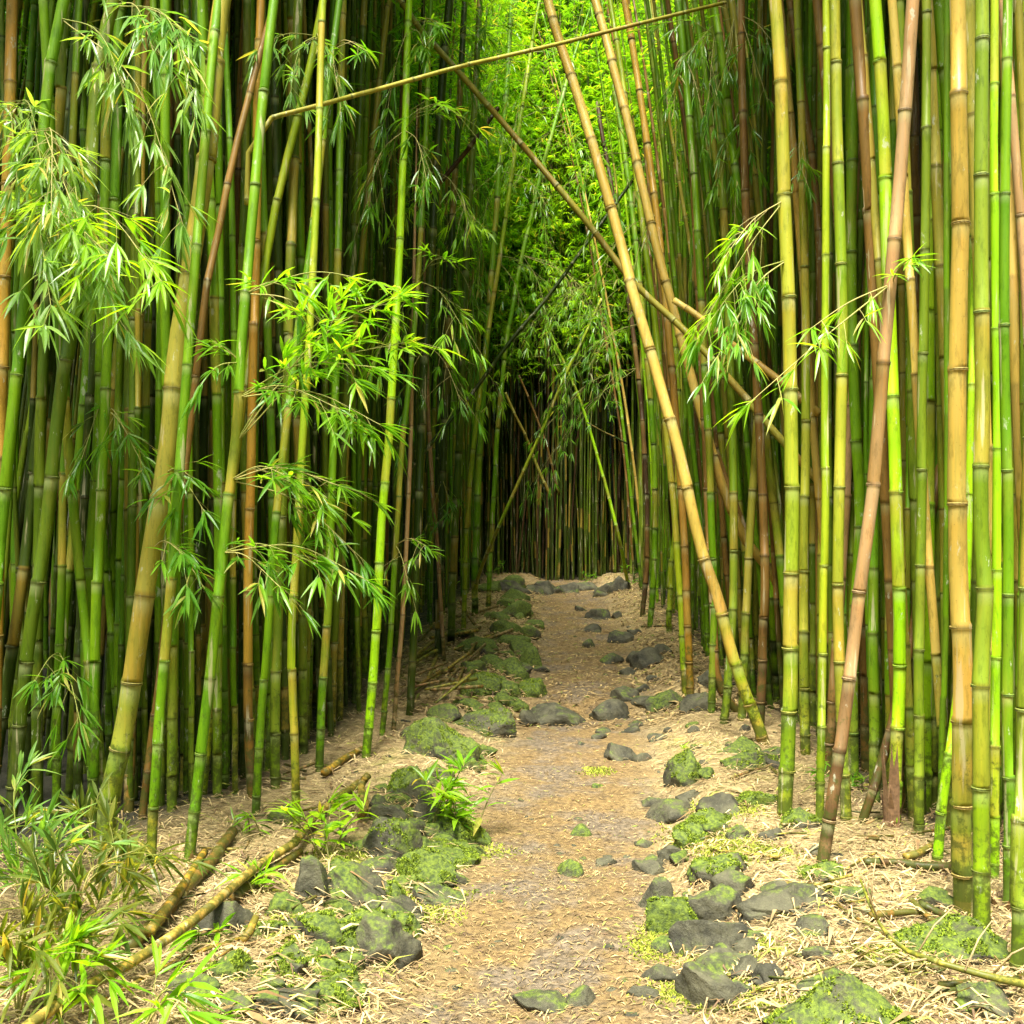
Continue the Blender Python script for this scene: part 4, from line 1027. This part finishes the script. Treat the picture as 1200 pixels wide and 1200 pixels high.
stick([(997,1141),(1050,1143),(1107,1146)], 5, 6, 'brown', 'straight brown stick behind the biggest boulder', 17)
stick([(833,1003),(870,1008),(913,1012)], 3, 5, 'tan', 'pale flat straw strip lying level on the right bank', 18)
stick([(918,1042),(950,1045),(977,1048)], 4, 5, 'tan', 'short pale straw strip near the leaning pole foot', 19)
stick([(805,1192),(860,1191),(917,1190)], 2, 3, 'darkbrown', 'thin dark twig at the bottom left of the biggest boulder', 20)
stick([(857,916),(880,909),(901,903)], 3, 3, 'pink', 'thin pinkish twig left of the stalk leading the right wall', 21)
stick([(1100,1165),(1120,1163),(1138,1161)], 8, 7, 'brown', 'stub of brown stem at the bottom right', 22)
stick([(1080,1175),(1103,1173),(1124,1172)], 6, 6, 'darkbrown', 'dark stub below the brown one at the bottom right', 24)
stick([(1150,1168),(1180,1160),(1206,1152)], 7, 8, 'brown', 'brown stem leaving the bottom right edge', 25)
stick([(805,995),(820,990),(838,984)], 4, 4, 'darkbrown', 'small dark stick on the mound of yellow moss', 26)
stick([(900,902),(906,908),(912,914)], 4, 4, 'brown', 'stub of twig beside the pinkish one', 27)
stick([(880,1175),(985,1130),(1035,1108)], 2, 2, 'orange', 'thin orange twig leaning over the biggest boulder', 28, [.01,.05,.08])
stick([(534,725),(552,722),(585,712)], 4, 3, 'pink', 'thin stick lying at the top of the far stick pile', 29)
stick([(752,737),(775,736),(790,736)], 3, 3, 'darkbrown', 'dark thin stick at the far right stalk feet', 30)
stick([(540,705),(548,720),(556,735)], 4, 4, 'brown', 'brown stick leaning behind the mossy kerb', 31, [.25,.12,0])
rg = random.Random(31)
for i in range(26):
    cx, cy = rg.uniform(485, 565), rg.uniform(738, 812); cx -= (812 - cy) * -.2
    a = rg.gauss(-.55, .35); l = rg.uniform(12, 32)
    stick([(cx - l * math.cos(a), cy - l * math.sin(a) * .8), (cx, cy), (cx + l * math.cos(a), cy + l * math.sin(a) * .8)], rg.uniform(2, 4), rg.uniform(3, 5), rg.choice(['straw', 'brown', 'tan', 'pink']),
          'dead stick in the pile beyond the left kerb', 200 + i, [rg.uniform(0, .08)] * 3, group='dead sticks piled beyond the left kerb')
for i in range(46):
    cx, cy = (rg.uniform(890, 1190), rg.uniform(950, 1180)) if i % 2 else (rg.uniform(210, 420), rg.uniform(900, 1150) )
    a = rg.gauss(0, .5); l = rg.uniform(8, 30)
    if i % 2 == 0 and cx + cy < 1250: continue
    stick([(cx - l * math.cos(a), cy - l * math.sin(a) * .5), (cx, cy), (cx + l * math.cos(a), cy + l * math.sin(a) * .5)], rg.uniform(1.5, 3.5), rg.uniform(2, 4), rg.choice(['straw', 'brown', 'tan', 'pink', 'darkbrown']),
          'short dry twig in the straw of the %s bank' % ('right' if i % 2 else 'left'), 300 + i, [rg.uniform(0, .03)] * 3, group='dry twigs in the straw of the %s bank' % ('right' if i % 2 else 'left'))

# husk collars at some stalk feet (parts of their stalks)
def husk(key, h, n, seed, spread=1.3, col=(.50, .38, .20)):
    root, cv = hero_cols[key]; rg2 = random.Random(seed); V = []; Fc = []; C = []
    r = .035
    for i in range(n):
        a = TAU * i / n + rg2.gauss(0, .2); hh = h * rg2.uniform(.5, 1.1); w = .022 * rg2.uniform(.6, 1.2); o = Vector((math.cos(a), math.sin(a), 0)); sd = Vector((-o.y, o.x, 0)) * w
        p0 = o * r * .9 + Vector((0, 0, .01)); p1 = o * r * spread + Vector((0, 0, hh * .55)); p2 = o * r * (spread + rg2.uniform(0, 1.2)) + Vector((0, 0, hh))
        b = len(V); V += [p0 - sd, p0 + sd, p1 + sd * .8, p1 - sd * .8, p2]; C += [mixc(col, (.2, .11, .05), rg2.random() * .7)] * 5
        Fc += [(b, b + 1, b + 2, b + 3), (b + 3, b + 2, b + 4)]
    mesh_obj('torn_husk', V, Fc, M_HUSK, root, C)
for i_, k_ in enumerate(('L1', 'L7', 'L9', 'L11', 'L13', 'L15', 'L18', 'L19', 'C1', 'C3', 'R1', 'R2', 'R3', 'R7', 'R9', 'R10', 'R11', 'R14', 'M5', 'M8')): husk(k_, .06, 7, 20 + i_, 1.6, (.34, .24, .10))
husk('R5', .42, 13, 1, 1.15, (.20, .12, .06)); husk('R12', .10, 16, 2, 1.6); husk('L2', .12, 10, 3, 1.5); husk('L3', .08, 10, 4, 1.8); husk('L12', .09, 10, 5, 1.7); husk('R16', .07, 8, 6, 1.5)

# ------------------------------------------------------------------ seedlings and shrubs
def plant(px, py, top, stems, kind, label, seed, name='bamboo_seedling', L=.15, n=10, cat='plant', group=None, lean=0., spread=.5):
    rg2 = random.Random(seed); g = ground_at(px, py); root = empty(name, g, label, cat, group)
    ht = (py - top) / F * g.y
    for k in range(stems):
        a = rg2.uniform(0, TAU); d = Vector((math.cos(a) * spread + lean, math.sin(a) * spread * .6, 1)); hh = ht * rg2.uniform(.6, 1)
        p0 = Vector((rg2.gauss(0, .03), rg2.gauss(0, .03), -.01)); p2 = p0 + d * hh; p1 = (p0 + p2) / 2 + Vector((0, 0, .1 * hh))
        V = []; Fc = []; C = []; pts = crom([p0, p1, p2], 4)
        tube_add(V, Fc, C, pts, [lerp(.004, .0018, i / (len(pts) - 1)) for i in range(len(pts))], [(.14, .13, .03)] * len(pts), 5)
        st = mesh_obj('stem', V, Fc, M_TW, root, C, True)
        V = []; Fc = []; C = []; cv = Curve(pts)
        for i in range(n):
            s = cv.L * lerp(.25, 1, (i + rg2.random()) / n); a = rg2.uniform(0, TAU)
            dd = Vector((math.cos(a), math.sin(a), rg2.uniform(-.1, .8))); l = L * rg2.uniform(.6, 1.15)
            add_leaf(V, Fc, C, cv.at(s), dd, l, l * rg2.uniform(.14, .19), rg2, leaf_cols(rg2, kind), 2, rg2.uniform(.1, .5))
        add_fan(V, Fc, C, cv.at(cv.L), Vector((math.cos(a), math.sin(a), .9)), rg2, kind, 5, L)
        mesh_obj('leaves', V, Fc, M_L, st, C)
    return root
plant(553, 985, 905, 5, 'bright', 'bright green seedling with long leaves growing from the left kerb', 1, n=11, L=.16, spread=.7)
plant(508, 978, 888, 3, 'bright', 'smaller upright seedling just left of the bright one on the kerb', 2, n=9, L=.15, spread=.4)
plant(385, 1010, 935, 6, 'bright', 'green seedling beside the tan pole, left of the kerb', 3, n=9, L=.14, spread=.8)
plant(300, 1050, 1010, 3, 'bright', 'small green sprout growing behind the long tan pole', 4, L=.12, n=5)
plant(305, 975, 950, 3, 'green', 'low green sprout at the feet of the left wall', 5, L=.09, n=6)
plant(240, 1110, 1085, 2, 'bright', 'tiny sprout below the long tan pole', 6, L=.12, n=4)
plant(645, 1072+800-800, 1050, 1, 'bright', 'tiny sprout at the middle of the trail', 7, L=.04, n=3) if False else None
plant(955, 925, 890, 3, 'green', 'small green sprout in the shade behind the right wall', 8, L=.10, n=5)
plant(800, 885, 872, 2, 'bright', 'tiny sprout on the right bank by the orange stalk', 9, L=.07, n=4)
plant(1010, 925, 905, 3, 'green', 'low sprout between the leaning pole and brown stalk', 10, L=.09, n=6)
plant(600, 722, 708, 2, 'green', 'little sprout on the far kerb', 11, L=.10, n=4)
plant(520, 690, 640, 3, 'green', 'small leafy sapling in the shade of the left wall', 12, L=.12, n=7)
plant(575, 690, 655, 3, 'green', 'leafy sprout under the end of the yellow leaning cane', 14, L=.16, n=6)
plant(738, 692, 655, 3, 'green', 'leafy sprout at the foot of the lime leaning cane', 15, L=.16, n=6)
plant(690, 686, 668, 3, 'green', 'low dark sprout behind the far step', 16, L=.14, n=6)
plant(542, 700, 650, 2, 'bright', 'small bright sapling at the far left of the trail', 13, L=.12, n=7)
def shrub(px, py, seed, kind, label, ends, L=.135, **kw):
    g = ground_at(px, py); root = empty('bamboo_shrub', g, label, 'shrub', 'drooping bamboo shrubs at the bottom left')
    for i, (x, y, d) in enumerate(ends):
        branch_obj(root, g, [P(x, y, g.y + d)], seed * 10 + i, kind, L=L, dens=2.1, sag=.35, r0=.004, subl=.14, start=.3)
    return root
shrub(20, 1195, 1, 'olive', 'drooping olive shrub in the bottom left corner', [(40,1060,.1),(90,1110,0),(10,1100,-.1),(70,1150,-.2),(30,1130,0)])
shrub(75, 1140, 2, 'olive', 'straw-tinged drooping shrub beside the thin twig', [(120,1010,.1),(60,1000,.2),(150,1070,0),(100,1080,-.1),(40,1030,0)])
shrub(140, 1090, 3, 'olive', 'dry-tipped shrub against the tan pole', [(190,1000,.1),(130,990,.1),(160,1030,0)])
shrub(30, 1090, 4, 'pale', 'silvery leaved shrub under the left edge stalks', [(20,920,.1),(60,960,.2),(-10,980,0),(90,985,0),(40,1010,-.1)])
shrub(70, 1200, 5, 'bright', 'green shrub at the bottom edge beside the tan pole', [(90,1100,0),(130,1150,-.1),(40,1140,-.1),(60,1120,.1)], L=.14)
shrub(165, 1215, 6, 'bright', 'sparse long-leaved shrub at the bottom edge', [(215,1165,0),(235,1190,-.05)], L=.15)
shrub(110, 1030, 7, 'olive', 'shrub at the foot of the thickest leaning stalk', [(100,955,0),(160,985,-.1),(60,950,0),(130,1000,-.1)])

# ------------------------------------------------------------------ camera, light
cam = bpy.data.cameras.new('camera'); co = bpy.data.objects.new('camera', cam); COL.objects.link(co)
cam.sensor_width = 36; cam.lens = 36 * F / 1200; cam.clip_end = 500; cam.clip_start = .05
co.location = (0, 0, H); co.rotation_euler = (R(90), 0, 0); sc.camera = co
el, az = 66, 194            # behind the camera, high, a little from the left
d = Vector((math.sin(R(az)) * math.cos(R(el)), math.cos(R(az)) * math.cos(R(el)), math.sin(R(el))))
sun = bpy.data.lights.new('sun', 'SUN'); sun.energy = 4.0; sun.angle = R(18); sun.color = (1, .96, .86)
so = bpy.data.objects.new('sun', sun); COL.objects.link(so); so.location = (0, 0, 20)
so.rotation_euler = (-d).to_track_quat('-Z', 'Y').to_euler()
w = bpy.data.worlds.new('World'); sc.world = w; w.use_nodes = True; nt = w.node_tree
bg = nt.nodes['Background']; sky = nt.nodes.new('ShaderNodeTexSky'); sky.sky_type = 'NISHITA'; sky.sun_disc = False
sky.sun_elevation = R(el); sky.sun_rotation = R(az); sky.dust_density = 4; sky.ozone_density = .6
nt.links.new(sky.outputs[0], bg.inputs[0]); bg.inputs[1].default_value = .085
sc.view_settings.view_transform = 'Standard'; sc.view_settings.look = 'None'
sc.view_settings.exposure = 2.05; sc.view_settings.gamma = 1
sc.cycles.max_bounces = 5; sc.cycles.caustics_reflective = False; sc.cycles.caustics_refractive = False; sc.cycles.transmission_bounces = 3; sc.cycles.diffuse_bounces = 3; sc.cycles.glossy_bounces = 2
